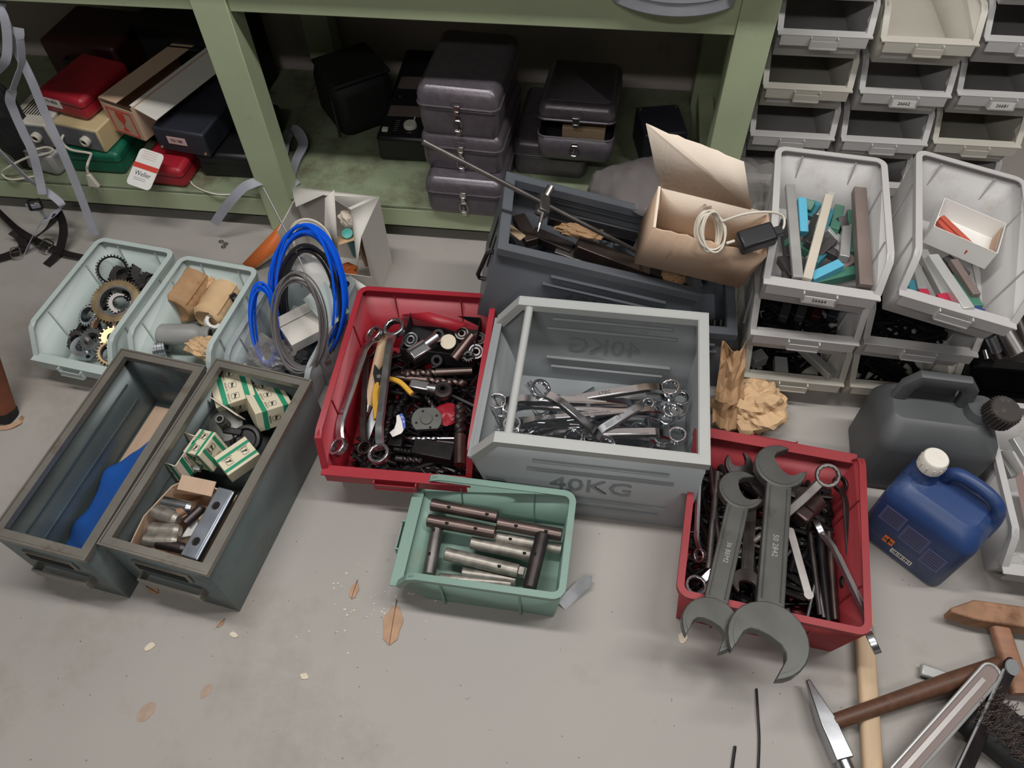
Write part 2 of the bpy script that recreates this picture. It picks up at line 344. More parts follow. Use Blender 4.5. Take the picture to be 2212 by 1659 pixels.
# ------------------------------------------------------------------ plastic bins
def plastic_bin(name, label, W, L, H, lip, knee, mt, mw, group=None, under=.03, cat='bin', txt=None, card=None, ribs=True, taper=.93):
    t = thing(name, label, cat, mw, group)
    w, wb_ = W/2-.007, (W/2-.007)*taper; yb, ybb = L/2-.007, L/2-.02; yf = -L/2+.012; yfb = -L/2+under+.01
    X = lambda z: wb_+(w-wb_)*z/H
    B = M(); vs = []
    for s in (-1, 1): vs += [(s*wb_, ybb, 0), (s*w, yb, H), (s*w, -L/2+knee, H), (s*X(lip), yf, lip), (s*wb_, yfb, 0)]
    B.add(vs, [(0, 1, 2, 3, 4), (9, 8, 7, 6, 5), (5, 6, 1, 0), (0, 4, 9, 5), (4, 3, 8, 9)])
    obj('body', B, mt, t, solid=.003)
    def arc(cx, cy, a0, a1, r=.018, n=5): return [(cx+r*math.cos(R(a0+(a1-a0)*i/n)), cy+r*math.sin(R(a0+(a1-a0)*i/n)), H) for i in range(n+1)]
    path = [(-X(lip), yf, lip), (-w, -L/2+knee-.006, H-.008), (-w, -L/2+knee+.012, H)]+arc(-w+.018, yb-.018, 180, 90)+arc(w-.018, yb-.018, 90, 0)+[(w, -L/2+knee+.012, H), (w, -L/2+knee-.006, H-.008), (X(lip), yf, lip)]
    obj('rim', M().sweep(path, [(-.007, -.011), (-.003, -.011), (-.002, -.002), (.006, -.0015), (.006, .001), (-.007, .001)]), mt, t)
    lp = M().box((0, -L/2+.009, lip-.0015), (2*X(lip)+.012, .024, .004)); lp.box((0, -L/2-.001, lip-.0135), (2*X(lip)-.004, .004, .024))
    obj('front_lip', lp, mt, t, bevel=.0008)
    hw = W*.135
    h = M().box((0, -L/2-.0085, lip-.026), (2*hw, .008, .003)); h.box((-hw, -L/2-.006, lip-.015), (.003, .01, .024)); h.box((hw, -L/2-.006, lip-.015), (.003, .01, .024)); h.box((0, -L/2-.0105, lip-.018), (2*hw, .002, .018))
    lh = obj('label_holder', h, mt, t)
    if txt:
        obj('label_paper', M().box((0, -L/2-.0122, lip-.016), (hw*1.8, .0008, .017)), 'white_paper', lh)
        text('handwriting', txt, .011, 'black_print', lh, TR((0, -L/2-.0128, lip-.016), 0, 90), ext=.0002)
    if card is not None:
        a = math.atan2(lip, under-.002)
        obj('label_card', M().box((0, 0, 0), (.055, .028, .0008)), 'white_paper', t, TR((card*W, yf+(yfb-yf)*.62-.0045, lip*.38), 0, 180-math.degrees(a)))
    if ribs:
        for s in (-1, 1):
            obj('rib', M().box((s*W*.24, yb-.0048+.0, H*.5), (.0024, .004, H*.86), Matrix.Rotation(0, 4, 'X')), mt, t)
            for yy in (L*.25, -L*.2):
                obj('rib', M().add([(s*(wb_-.005), yy-.0012, .004), (s*(wb_-.001), yy-.0012, .004), (s*(w-.001), yy-.0012, H-.012), (s*(w-.005), yy-.0012, H-.012), (s*(wb_-.005), yy+.0012, .004), (s*(wb_-.001), yy+.0012, .004), (s*(w-.001), yy+.0012, H-.012), (s*(w-.005), yy+.0012, H-.012)],
                               [(0, 1, 2, 3), (7, 6, 5, 4), (0, 3, 7, 4), (1, 5, 6, 2), (0, 4, 5, 1), (3, 2, 6, 7)]), mt, t)
                obj('outer_rib', M().add([(s*(wb_+.0015), yy-.002, 0), (s*(wb_+.007), yy-.002, 0), (s*(w+.004), yy-.002, H-.012), (s*(w+.0015), yy-.002, H-.012), (s*(wb_+.0015), yy+.002, 0), (s*(wb_+.007), yy+.002, 0), (s*(w+.004), yy+.002, H-.012), (s*(w+.0015), yy+.002, H-.012)],
                               [(0, 1, 2, 3), (7, 6, 5, 4), (0, 3, 7, 4), (1, 5, 6, 2), (0, 4, 5, 1), (3, 2, 6, 7)]), mt, t)
    return t
# rack of empty bins standing behind, right of the bench
names = {0: 'left', 1: 'middle', 2: 'right'}
rown = {0: 'lowest, floor-level', 1: 'second lowest', 2: 'third row', 3: 'fourth row', 4: 'fifth row', 5: 'top row'}
for ci, x0 in enumerate((.452, .668, .884)):
    for ri in range(6):
        if ri == 5 and ci == 1: continue
        mt = 'cream_plastic' if (ci, ri) in ((0, 3), (2, 2), (1, 4)) else 'grey_plastic'
        tx = {(1, 3): '26662', (2, 3): '26681'}.get((ci, ri))
        vis = ri >= 2
        plastic_bin('storage_bin', ('%s open-fronted plastic bin, %s column of the rack, %s' % ('cream' if mt[0] == 'c' else 'light grey', names[ci], rown[ri])),
                    .208, .34, .128, .072, .05, mt, TR((x0, 1.655+.17+(.012 if ci == 2 else 0)-(.01 if (ci, ri) == (1, 4) else 0), ri*.1295)), 'empty bins stacked in the rack', txt=tx, card=(-.25 if (ci+ri) % 2 else .27) if vis else None, ribs=False)
# stacks in front of the rack
plastic_bin('storage_bin', 'grey bin on the floor, bottom of the left front stack, brown grease inside', .23, .35, .148, .085, .05, 'cream_plastic', TR((.477, 1.275, 0), -1), 'bins in the front stacks')
plastic_bin('storage_bin', 'grey bin in the middle of the left front stack, under the tool-bit bin', .232, .35, .148, .085, .05, 'grey_plastic', TR((.462, 1.272, .1495), -2), 'bins in the front stacks')
binA = plastic_bin('storage_bin', 'light grey bin of blue and green tool bits topping the left front stack', .23, .35, .15, .085, .05, 'grey_plastic', TR((.464, 1.268, .299), -6), 'bins in the front stacks', txt='26664')
plastic_bin('storage_bin', 'cream-grey bin on the floor behind the black jerrycan', .235, .35, .148, .085, .05, 'cream_plastic', TR((.711, 1.275, 0), 0), 'bins in the front stacks')
plastic_bin('storage_bin', 'grey bin under the tilted bin that holds red sticks', .236, .35, .148, .085, .05, 'grey_plastic', TR((.70, 1.27, .1495), -3), 'bins in the front stacks')
binB = plastic_bin('storage_bin', 'light grey tilted bin holding a small white card box of red sticks', .232, .368, .15, .085, .05, 'grey_plastic', TR((.712, 1.246, .306), -10, 0, 7.5), 'bins in the front stacks')
plastic_bin('storage_bin', 'black plastic bin at floor level beside the grey front stacks', .23, .35, .125, .07, .05, 'black_plastic', TR((.955, 1.285, 0), 0), 'black bins at the right edge')
blk = plastic_bin('storage_bin', 'black plastic bin full of steel tubes at the right edge', .23, .35, .15, .085, .05, 'black_plastic', TR((.955, 1.28, .127), 0), 'black bins at the right edge')
edge = plastic_bin('storage_bin', 'pale grey bin cut by the right edge beside the blue jerrycan', .235, .36, .148, .08, .05, 'grey_plastic', TR((.95, .862, 0), -2))
# floor bins
gearbin = plastic_bin('storage_bin', 'pale aqua-grey bin full of gears and toothed rings', .222, .355, .148, .082, .055, 'pale_plastic', TR((-1.18, 1.132, 0), -7), 'pale bins on the left')
packbin = plastic_bin('storage_bin', 'pale aqua-grey bin holding paper-wrapped parcels and a grey bottle', .215, .312, .148, .082, .055, 'pale_plastic', TR((-.941, 1.113, 0), -7), 'pale bins on the left')
wirebin = plastic_bin('storage_bin', 'mid grey bin buried under blue and grey cable coils', .215, .34, .13, .082, .055, 'mid_grey_plastic', TR((-.702, 1.11, 0), -8))
red1 = plastic_bin('storage_bin', 'large bright red bin full of drills, ring spanners and sockets', .324, .452, .198, .115, .045, 'red_plastic', TR((-.369, .957, 0), 1.2), 'red bins', under=.035)
red2 = plastic_bin('storage_bin', 'large faded red bin holding big open-ended spanners', .338, .392, .158, .125, .03, 'red_faded', TR((.388, .712, 0), 174), 'red bins', under=.03, taper=.9)
green = plastic_bin('storage_bin', 'small mint green bin holding short steel bars in front of everything', .226, .338, .13, .07, .045, 'mint_plastic', TR((-.163, .629, 0), -91.5), under=.055)
# ------------------------------------------------------------------ sheet metal drawers
def drawer(label, W, L, H, mw):
    t = thing('steel_tray', label, 'tray', mw, 'long steel trays')
    w, l = W/2, L/2
    B = M(); B.add([(-w, -l, 0), (w, -l, 0), (w, l, 0), (-w, l, 0), (-w, -l, H), (w, -l, H), (w, l, H), (-w, l, H)], [(3, 2, 1, 0), (0, 1, 5, 4), (1, 2, 6, 5), (2, 3, 7, 6), (3, 0, 4, 7)])
    obj('body', B, 'drawer_steel', t, solid=.002)
    f = .014
    rm = M().ring([(-w-.003, -l-.003), (w+.003, -l-.003), (w+.003, l+.003), (-w-.003, l+.003)], [(-w+f, -l+f), (w-f, -l+f), (w-f, l-f), (-w+f, l-f)], H-.003, H)
    rm.ring([(-w-.004, -l-.004), (w+.004, -l-.004), (w+.004, l+.004), (-w-.004, l+.004)], [(-w, -l), (w, -l), (w, l), (-w, l)], H-.012, H+.001)
    rm.ring([(-w+f, -l+f), (w-f, -l+f), (w-f, l-f), (-w+f, l-f)], [(-w+f+.0015, -l+f+.0015), (w-f-.0015, -l+f+.0015), (w-f-.0015, l-f-.0015), (-w+f+.0015, l-f-.0015)], H-.014, H)
    obj('rim', rm, 'drawer_rim', t)
    # pull and label slot on the narrow front
    obj('label_slot', M().box((0, -l-.004, H*.72), (W*.55, .006, .034)), 'drawer_rim', t, bevel=.002)
    obj('slot_opening', M().box((0, -l-.0065, H*.72), (W*.48, .003, .022)), 'hole', t)
    pl = M().sweep([(-W*.3, -l, H*.42), (-W*.3, -l-.018, H*.42), (W*.3, -l-.018, H*.42), (W*.3, -l, H*.42)], [(-.002, -.012), (.002, -.012), (.002, .012), (-.002, .012)])
    obj('pull_handle', pl, 'drawer_rim', t)
    for s in (-1, 1):
        for zz in (H*.34, H*.62): obj('pressed_groove', M().box((s*(w-.0022), 0, zz), (.003, L*.82, .004)), 'drawer_steel', t)
    return t
dr1 = drawer('empty long steel tray with blue plastic sheet inside', .198, .452, .198, TR((-.942, .699, 0), -7.4))
dr2 = drawer('long steel tray holding green-striped boxes and torn carton of pins', .22, .442, .198, TR((-.716, .697, 0), -8.6))
# pressed ribs on the drawer inner wall
for k in range(9):
    obj('pressed_oval', M().ring(circ(.02, 16), circ(.0165, 16), 0, .0016), 'drawer_steel', dr1, Matrix.Translation((-.1005, -.15+k*.037, .11))@Matrix.Rotation(R(90), 4, 'Y'))
# ------------------------------------------------------------------ open-fronted steel boxes
def steel_box(label, W, L, H, mt, mw, mouth=True, txt=True, group='stamped steel boxes', inner=None):
    """long axis X, mouth at -X, sides at +-Y"""
    t = thing('steel_box', label, 'box', mw, group)
    w, l = W/2, L/2; k = .05 if mouth else 0; zl = H*.74 if mouth else H
    B = M(); vs = []
    for s in (-1, 1): vs += [(l, s*w, 0), (l, s*w, H), (-l+k, s*w, H), (-l, s*w, zl), (-l+(.05 if mouth else 0), s*w*.98, 0)]
    fs = [(0, 1, 2, 3, 4), (9, 8, 7, 6, 5), (5, 6, 1, 0), (0, 4, 9, 5)]
    fs.append((4, 3, 8, 9))
    B.add(vs, fs)
    obj('body', B, inner or mt, t, solid=.002)
    sec = [(-.012, -.013), (.004, -.013), (.004, .002), (-.012, .0005), (-.012, -.0015), (.0015, -.001), (.0015, -.011), (-.012, -.0115)]
    if mouth: path = [(-l, -w, zl), (-l+k, -w, H), (l, -w, H), (l, w, H), (-l+k, w, H), (-l, w, zl)]
    else: path = [(-l, -w, H), (l, -w, H), (l, w, H), (-l, w, H)]
    sec2 = [(x, z) for x, z in ((-.016, -.003), (.004, -.003), (.004, .0015), (-.016, .0015))]
    rm = M().sweep(path, sec2, closed=not mouth); rm.sweep(path, [(.002, -.016), (.0045, -.016), (.0045, .002), (.002, .002)], closed=not mouth)
    rm.sweep(path, [(-.0175, -.018), (-.0155, -.018), (-.0155, .0015), (-.0175, .0015)], closed=not mouth)
    obj('rim', rm, 'light_steel_paint' if mt == 'grey_steel_paint' else mt, t)
    if mouth: obj('front_sill', M().box((-l+.002, 0, zl-.004), (.018, 2*w, .008)), mt, t, bevel=.001)
    for s in (-1, 1):
        for io in (0, 1):
            y = s*(w+(.0022 if io == 0 else -.0022)); sg = s if io == 0 else -s
            for zz, x0, x1 in ((H*.80, -l*.45, l*.72), (H*.68, -l*.5, l*.78), (H*.30, -l*.5, l*.78), (H*.18, -l*.45, l*.72)):
                obj('pressed_groove', M().tube([(x0, y, zz), (x1, y, zz)], .0048, 6), mt, t)
            if txt:
                rz = 0 if (s == -1) else 180
                T = Matrix.Translation((l*.08, s*(w+(.0012 if io == 0 else -.0012)), H*.49))@Matrix.Rotation(R(rz), 4, 'Z')@Matrix.Rotation(R(90), 4, 'X')
                text('stamped_lettering', '40KG', .07, mt, t, T, ext=.001)
    return t
kg = steel_box('light grey open-fronted steel box stamped 40KG, full of chrome spanners', .362, .446, .272, 'grey_steel_paint', TR((.02, .931, 0), -.8), True)
obj('cross_rod', M().cyl((-.15, -.178, .262), (-.15, .178, .262), .0085), 'light_steel_paint', kg)
dk = steel_box('dark grey steel box of metal bars, propped at a slant on the red bin', .236, .445, .22, 'dark_steel_paint', TR((-.045, 1.268, .118), 3.2, 0, 15.4), False)
for s in (-1, 1): obj('handle_slot', M().box((-.2235, s*.03, .12), (.003, .012, .09)), 'hole', dk)
obj('carry_handle', M().tube([(-.2235, -.06, .15), (-.236, -.06, .14), (-.242, -.06, .07), (-.236, -.06, .06), (-.2235, -.06, .06)], .005), 'dark_steel', dk)
g2 = steel_box('dark steel box standing on the floor behind the 40KG box', .30, .27, .195, 'dark_steel_paint', TR((.187, 1.279, 0), 0), False, txt=False)
# ------------------------------------------------------------------ under the bench: dark metal cases with latches
def latch(t, y, z, zb):
    """clasp on the front of a case: lid plate with hook, loop on the body"""
    obj('clasp_plate', M().prism(rrect(.026, .014, .005), 0, .002), 'hammertone', t, TR((0, y, z+.012), 0, 90))
    h = M().box((0, y-.004, z), (.016, .003, .016)); h.box((0, y-.006, z-.012), (.01, .003, .012))
    hk = obj('clasp_hook', h, 'nickel', t, bevel=.0008)
    lp = [(x, y-.006, zb+q) for x, q in rrect(.021, .03, .007)]
    obj('clasp_loop', M().tube(lp, .0013, 6, closed=True), 'nickel', t)
    b = M().box((0, y-.003, zb+.018), (.014, .004, .008)); b.box((0, y-.002, zb-.02), (.012, .002, .018)); b.cyl((0, y-.004, zb-.012), (0, y-.004, zb+.004), .0016, n=8)
    obj('clasp_base', b, 'nickel', t)
def shell(W, D, h0, h1, r, inset, top=True, cap=True):
    """rounded pressed shell between heights h0..h1, domed toward h1"""
    m = M(); n = 6; a = rrect(W, D, r, n); k = len(a)
    lev = [(0, h0), (0, h0+(h1-h0)*.55), (inset*.35, h0+(h1-h0)*.85), (inset, h1)]
    rows = []
    for ins, z in lev:
        b = rrect(W-2*ins, D-2*ins, max(.004, r-ins*.5), n); rows.append([(x, y, z) for x, y in b]+[(b[0][0], b[0][1], z)])
    m.grid(rows if h1 > h0 else rows)
    if cap: m.add([(x, y, h1) for x, y in rrect(W-2*inset, D-2*inset, max(.004, r-inset*.5), n)], [tuple(range(k)) if h1 > h0 else tuple(reversed(range(k)))])
    return m
def metal_case(label, W, D, H, mw, open_deg=0, mt='hammertone', latch_on=True):
    t = thing('metal_case', label, 'case', mw, 'dark metal cases with clasps'); hb = H*.6
    body = shell(W, D, hb, 0, .02, .006)
    if not open_deg: body.add([(x, y, hb) for x, y in rrect(W, D, .02, 6)], [tuple(range(28))])
    obj('body', body, mt, t, ang=60, solid=.0015 if open_deg else 0)
    obj('bead', M().tube([(x, y, hb-.002) for x, y in rrect(W+.001, D+.001, .02, 6)], .0022, 6, closed=True), mt, t)
    T = Matrix.Translation((0, D/2, hb+.001))@Matrix.Rotation(R(-open_deg), 4, 'X')@Matrix.Translation((0, -D/2, -hb-.001))
    lid = obj('lid', shell(W+.003, D+.003, hb+.001, H, .02, .016), mt, t, T, ang=60, solid=.0015 if open_deg else 0)
    obj('lid_bead', M().tube([(x, y, hb+.005) for x, y in rrect(W+.004, D+.004, .021, 6)], .0028, 6, closed=True), mt, lid)
    if latch_on:
        if open_deg:
            obj('clasp_plate', M().prism(rrect(.026, .014, .005), 0, .002), mt, lid, TR((0, -D/2-.0015, hb+.017), 0, 90))
            h = M().box((0, -D/2-.005, hb+.005), (.018, .003, .018)); h.box((0, -D/2-.006, hb-.007), (.011, .003, .01)); obj('clasp_hook', h, 'nickel', lid, bevel=.0008)
            lp = [(x, -D/2-.006, hb*.5+q) for x, q in rrect(.021, .03, .007)]; obj('clasp_loop', M().tube(lp, .0013, 6, closed=True), 'nickel', t)
            b = M().box((0, -D/2-.003, hb*.5+.018), (.014, .004, .008)); b.cyl((0, -D/2-.004, hb*.5-.012), (0, -D/2-.004, hb*.5+.004), .0016, n=8); obj('clasp_base', b, 'nickel', t)
        else: latch(t, -D/2-.001, hb+.005, hb*.45)
    return t
metal_case('dark metal case at the bottom of the stack of three, on the shelf', .2, .27, .108, TR((-.345, 1.668, .1185), -2))
metal_case('dark metal case in the middle of the stack of three', .205, .275, .108, TR((-.345, 1.712, .2275), -4))
metal_case('dark metal case with bright clasp topping the stack of three',   .198, .272, .125, TR((-.345, 1.706, .3365), -4))
metal_case('closed dark metal case under the ajar one, right of the stack', .2, .27, .105, TR((-.138, 1.845, .1185), -3), latch_on=False)
oc = metal_case('dark metal case standing ajar with wooden pieces inside', .192, .27, .118, TR((-.07, 1.783, .2245), -2), open_deg=9)
single('wooden_block', M().box((0, 0, 0), (.11, .03, .03)), 'wood_pale', 'wooden block showing in the gap of the ajar metal case', 'block', TR((-.055, 1.70, .282), -3), bevel=.002)
# black instrument with white knob
t = thing('instrument', 'black instrument with white knob and button beside the stacked cases', 'instrument', TR((-.555, 1.965, .1185), 1))
obj('body', M().box((0, 0, .04), (.155, .46, .08)), 'black_plastic', t, bevel=.012)
obj('panel', M().prism(rrect(.14, .17, .006), .0802, .0812), 'black_matte', t, TR((0, -.135, 0)))
obj('window', M().box((.0, -.11, .0812), (.125, .05, .001)), 'bit_brown', t); obj('window', M().box((.0, .03, .0812), (.12, .06, .001)), 'bit_brown', t)
obj('knob', M().lathe([(0, .08), (.019, .08), (.0185, .089), (.016, .092), (0, .092)], 24), 'cap_white', t, TR((.012, -.178, 0)))
obj('button', M().box((-.055, -.2, .083), (.017, .017, .008)), 'cap_white', t, bevel=.002)
obj('screw', M().lathe([(0, .08), (.004, .08), (.003, .084), (0, .084)], 10), 'nickel', t, TR((.035, -.035, 0))); obj('screw', M().lathe([(0, .08), (.003, .08), (.002, .083), (0, .083)], 10), 'nickel', t, TR((-.045, -.04, 0)))
obj('knob_pointer', M().box((.018, -.145, .083), (.004, .012, .004)), 'cap_white', t)
text('scale_lettering', 'MIN', .007, 'bit_grey', t, TR((.015, -.207, .0813)), ext=.0001)
for k in range(6): obj('scale_mark', M().box((-.027, -.2+k*.009, .0813), (.012, .0014, .0004)), 'bit_grey', t)
# dark bag and boxes in the gloom
t = thing('black_bag', 'black soft bag slumped on the shelf behind the left leg', 'bag', TR((-.735, 1.93, .119), 38))
obj('body', M().box((0, 0, .085), (.185, .185, .17)), 'black_matte', t, bevel=.035)
obj('flap', M().box((0, -.01, .172), (.17, .17, .01)), 'black_matte', t, bevel=.004)
obj('seam', M().tube([(-.1, -.1, .15), (-.1, -.1, .03)], .004), 'leather', t)
t = thing('black_box', 'small black case standing behind the torn carton flap', 'case', TR((.15, 1.86, .1185), 12))
obj('body', M().box((0, 0, .05), (.12, .13, .1)), 'navy_case', t, bevel=.006)
for s in (-1, 1): obj('stud', M().lathe([(0, .1), (.004, .1), (.003, .104), (0, .104)], 10), 'brass_steel', t, TR((s*.05, .05, 0)))
# strap loop on the shelf beside the leg
def strap(name, label, pts, w, wd, mt='strap_grey', cat='strap', group=None, n=6, t=.0016):
    return single(name, M().ribbon(curve(pts, n), w, t, wd), mt, label, cat, None, group)
strap('strap', 'grey webbing strap curled on the shelf right of the bench leg', [P(604, 375, .122), P(612, 330, .14), P(622, 290, .165), P(640, 283, .17), P(655, 310, .15), P(640, 345, .13), P(628, 385, .122), P(640, 402, .121)], .03, (.9, .3, .3), group='grey straps')
# ------------------------------------------------------------------ under the bench, left bay
def carrier(name, label, W, D, H, mt, mw, bev=.012, group=None):
    t = thing(name, label, 'case', mw, group); obj('body', M().box((0, 0, H/2), (W, D, H)), mt, t, bevel=bev); return t
t = carrier('plastic_case', 'red plastic case with white label lying on top of the beige devices', .148, .2, .062, 'red_case', TR((-1.434, 1.748, .266), -13, 0, 2), group='coloured plastic cases')
obj('seam', M().ring(rrect(.149, .201, .012), rrect(.144, .196, .012), .038, .04), 'dark_red_case', t)
lb = obj('label_paper', M().box((-.03, -.1008, .034), (.06, .001, .024)), 'white_paper', t); text('handwriting', '70 850', .014, 'black_print', lb, TR((-.03, -.1016, .037), 0, 90), ext=.0002)
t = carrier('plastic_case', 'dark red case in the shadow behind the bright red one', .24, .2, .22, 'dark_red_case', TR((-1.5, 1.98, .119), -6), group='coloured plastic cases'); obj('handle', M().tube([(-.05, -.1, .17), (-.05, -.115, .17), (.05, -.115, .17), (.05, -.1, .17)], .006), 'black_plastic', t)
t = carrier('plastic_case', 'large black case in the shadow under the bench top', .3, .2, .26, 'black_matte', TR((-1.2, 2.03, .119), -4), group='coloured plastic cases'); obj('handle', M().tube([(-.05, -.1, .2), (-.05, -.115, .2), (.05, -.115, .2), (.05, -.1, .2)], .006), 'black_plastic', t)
t = carrier('plastic_case', 'green plastic case on the shelf under the beige devices', .16, .22, .07, 'green_case', TR((-1.408, 1.708, .1185), 0), group='coloured plastic cases'); obj('seam', M().ring(rrect(.161, .221, .012), rrect(.156, .216, .012), .042, .044), 'black_matte', t)
t = carrier('plastic_case', 'small red case on the shelf behind the white card', .125, .2, .062, 'red_case', TR((-1.19, 1.662, .1185), -3), group='coloured plastic cases'); obj('seam', M().ring(rrect(.126, .201, .012), rrect(.121, .196, .012), .036, .038), 'dark_red_case', t)
t = carrier('plastic_case', 'black case on the shelf against the left bench leg', .17, .25, .075, 'black_plastic', TR((-1.028, 1.742, .1185), 1), group='coloured plastic cases'); obj('seam', M().ring(rrect(.171, .251, .012), rrect(.166, .246, .012), .045, .047), 'black_matte', t)
t = carrier('plastic_case', 'dark navy case with pink label lying slanted on lower cases', .152, .26, .072, 'navy_case', TR((-1.112, 1.738, .198), -7, 0, 1), group='coloured plastic cases', bev=.006)
lb = obj('label_paper', M().box((-.01, -.1308, .04), (.055, .001, .022)), 'pink_label', t); text('lettering', '70/180', .013, 'black_print', lb, TR((-.01, -.1316, .04), 0, 90), ext=.0002)
for s in (-1, 1): obj('stud', M().lathe([(0, 0), (.004, 0), (.003, .004), (0, .004)], 10), 'rust', t, TR((s*.065, -.13, .012), 0, 90))
# carton with wine-glass mark
t = thing('carton', 'long brown carton printed with a red wine glass, flap open', 'carton', TR((-1.234, 1.803, .221), -20, 0, 0))
W, L, H = .115, .34, .1
c = M().box((0, 0, .001), (W, L, .002)); c.box((-W/2, 0, H/2), (.002, L, H)); c.box((W/2, 0, H/2), (.002, L, H)); c.box((0, -L/2, H/2-.006), (W, .002, H-.012)); c.box((0, L/2, H/2), (W, .002, H))
obj('body', c, 'cardboard', t); obj('flap', M().box((W/2+.03, 0, 0), (.085, L, .002)), 'white_card', t, TR((0, .01, H+.01), 0, 0, 14)); obj('flap', M().box((-W*.22, 0, H+.001), (W*.55, L, .002)), 'cardboard', t)
fr = M().ring(rrect(.088, .076, .001), rrect(.08, .068, .001), 0, .0008); pr = obj('printed_frame', fr, 'red_print', t, TR((0, -L/2-.0012, H/2-.008), 0, 90))
gl = M().prism([(-.015, .03), (.015, .03), (.016, .014), (.011, .004), (.003, -.002), (.002, -.018), (.011, -.024), (.011, -.027), (-.011, -.027), (-.011, -.024), (-.002, -.018), (-.003, -.002), (-.011, .004), (-.016, .014)], 0, .0008); obj('printed_glass', gl, 'red_print', t, TR((0, -L/2-.0012, H/2-.008), 0, 90))
# two mains devices
def device(label, W, D, H, mt, mw, vents):
    t = thing('power_supply', label, 'power supply', mw, 'small mains devices')
    obj('body', M().box((0, 0, H/2), (W, D, H)), mt, t, bevel=.004); obj('front_panel', M().box((0, -D/2-.001, H/2), (W*.9, .003, H*.82)), 'panel_grey', t)
    k = obj('socket', M().lathe([(0, .004), (.006, .004), (.008, 0), (.013, 0), (.014, .012), (.011, .016), (.008, .016), (.007, .006)], 20), 'white_metal', t, TR((W*.18, -D/2-.002, H*.5), 0, 90)); obj('socket_hole', M().lathe([(0, .012), (.0075, .012)], 14), 'hole', k)
    for i in range(vents): obj('vent', M().box((-W*.28+i*W*.56/max(1, vents-1), -D*.05, H+.0003), (.0035, D*.45, .001)), 'hole', t)
    return t
device('cream vented power supply behind the hanging straps', .12, .17, .072, 'white_metal', TR((-1.552, 1.692, .195), -4), 9)
device('beige power supply under the red case', .142, .18, .07, 'beige_metal', TR((-1.408, 1.702, .191), -10, 0, 1), 0)
t = thing('grey_device', 'grey plastic-wrapped device on the shelf at the far left', 'device', TR((-1.575, 1.665, .1185), -12)); obj('body', M().box((0, 0, .035), (.16, .16, .07)), 'bit_grey', t, bevel=.012); obj('wrapper', crumb((.09, .085, .045), 5, amp=.25), 'grey_film', t, TR((0, 0, .058)), flat=True)
# white mains lead with plug
t = thing('mains_lead', 'white mains lead with two-pin plug hanging over the shelf edge', 'cable')
obj('cable', M().tube(curve([P(216, 268, .24), P(160, 276, .235), P(133, 300, .22), P(150, 322, .2), P(190, 330, .19), P(197, 333, .185), PY(190, 352, 1.538), PY(188, 365, 1.533), PY(191, 376, 1.532)], 6), .0035), 'white_cable', t)
pa, pb = PY(191, 376, 1.532), PY(207, 408, 1.53); F = frame(pa, pb, (0, -1, .3))
pg = obj('plug', M().add([(0, -.005, -.005), (0, .005, -.005), (0, .005, .005), (0, -.005, .005), (.04, -.016, -.006), (.04, .016, -.006), (.04, .016, .006), (.04, -.016, .006)], [(3, 2, 1, 0), (4, 5, 6, 7), (0, 1, 5, 4), (1, 2, 6, 5), (2, 3, 7, 6), (3, 0, 4, 7)]), 'white_cable', t, F, bevel=.002)
for s in (-1, 1): obj('pin', M().cyl((.04, s*.0095, 0), (.059, s*.0095, 0), .0022, n=8), 'nickel', pg)
single('cable', M().tube(curve([P(70, 325, .2), P(100, 318, .205), P(115, 325, .2), P(90, 335, .19), P(60, 340, .18), P(20, 360, .16), P(5, 375, .13), P(25, 388, .122), P(80, 380, .122)], 6), .003), 'white_cable', 'thin white cable looping round the grey wrapped device', 'cable')
single('cable', M().tube(curve([P(412, 366, .13), P(408, 385, .122), P(425, 405, .1215), P(470, 420, .1215), P(520, 418, .1215)], 6), .0022), 'white_cable', 'thin grey cable lying on the shelf edge by the red case', 'cable')
# white leaflet
t = thing('card', 'white glossy card with red stripe leaning over the shelf edge', 'card')
a, b, c_, d_ = P(302, 325, .225), P(375, 345, .225), P(318, 408, .18), P(262, 385, .18)
X = ((b-a)+(c_-d_)).normalized(); Yv = ((a-d_)+(b-c_)); Yv = (Yv-X*Yv.dot(X)).normalized(); Zv = X.cross(Yv); Tm = Matrix((X, Yv, Zv)).transposed().to_4x4(); Tm.translation = (a+b+c_+d_)/4; t.matrix_world = Tm
obj('sheet', M().prism(rrect(.082, .105, .012), 0, .0012), 'white_paper', t); obj('stripe', M().box((0, .005, .0014), (.082, .014, .0004)), 'red_print', t)
text('lettering', 'Weller', .019, 'black_print', t, TR((0, -.016, .0013)), ext=.0001)
for k in range(4): obj('text_line', M().box((-.002, .047-k*.0065, .0014), (.05-.006*(k % 2), .0016, .0003)), 'pink_label', t)
for k in range(2): obj('text_line', M().box((-.004, -.028-k*.005, .0014), (.04, .0014, .0003)), 'bit_grey', t)
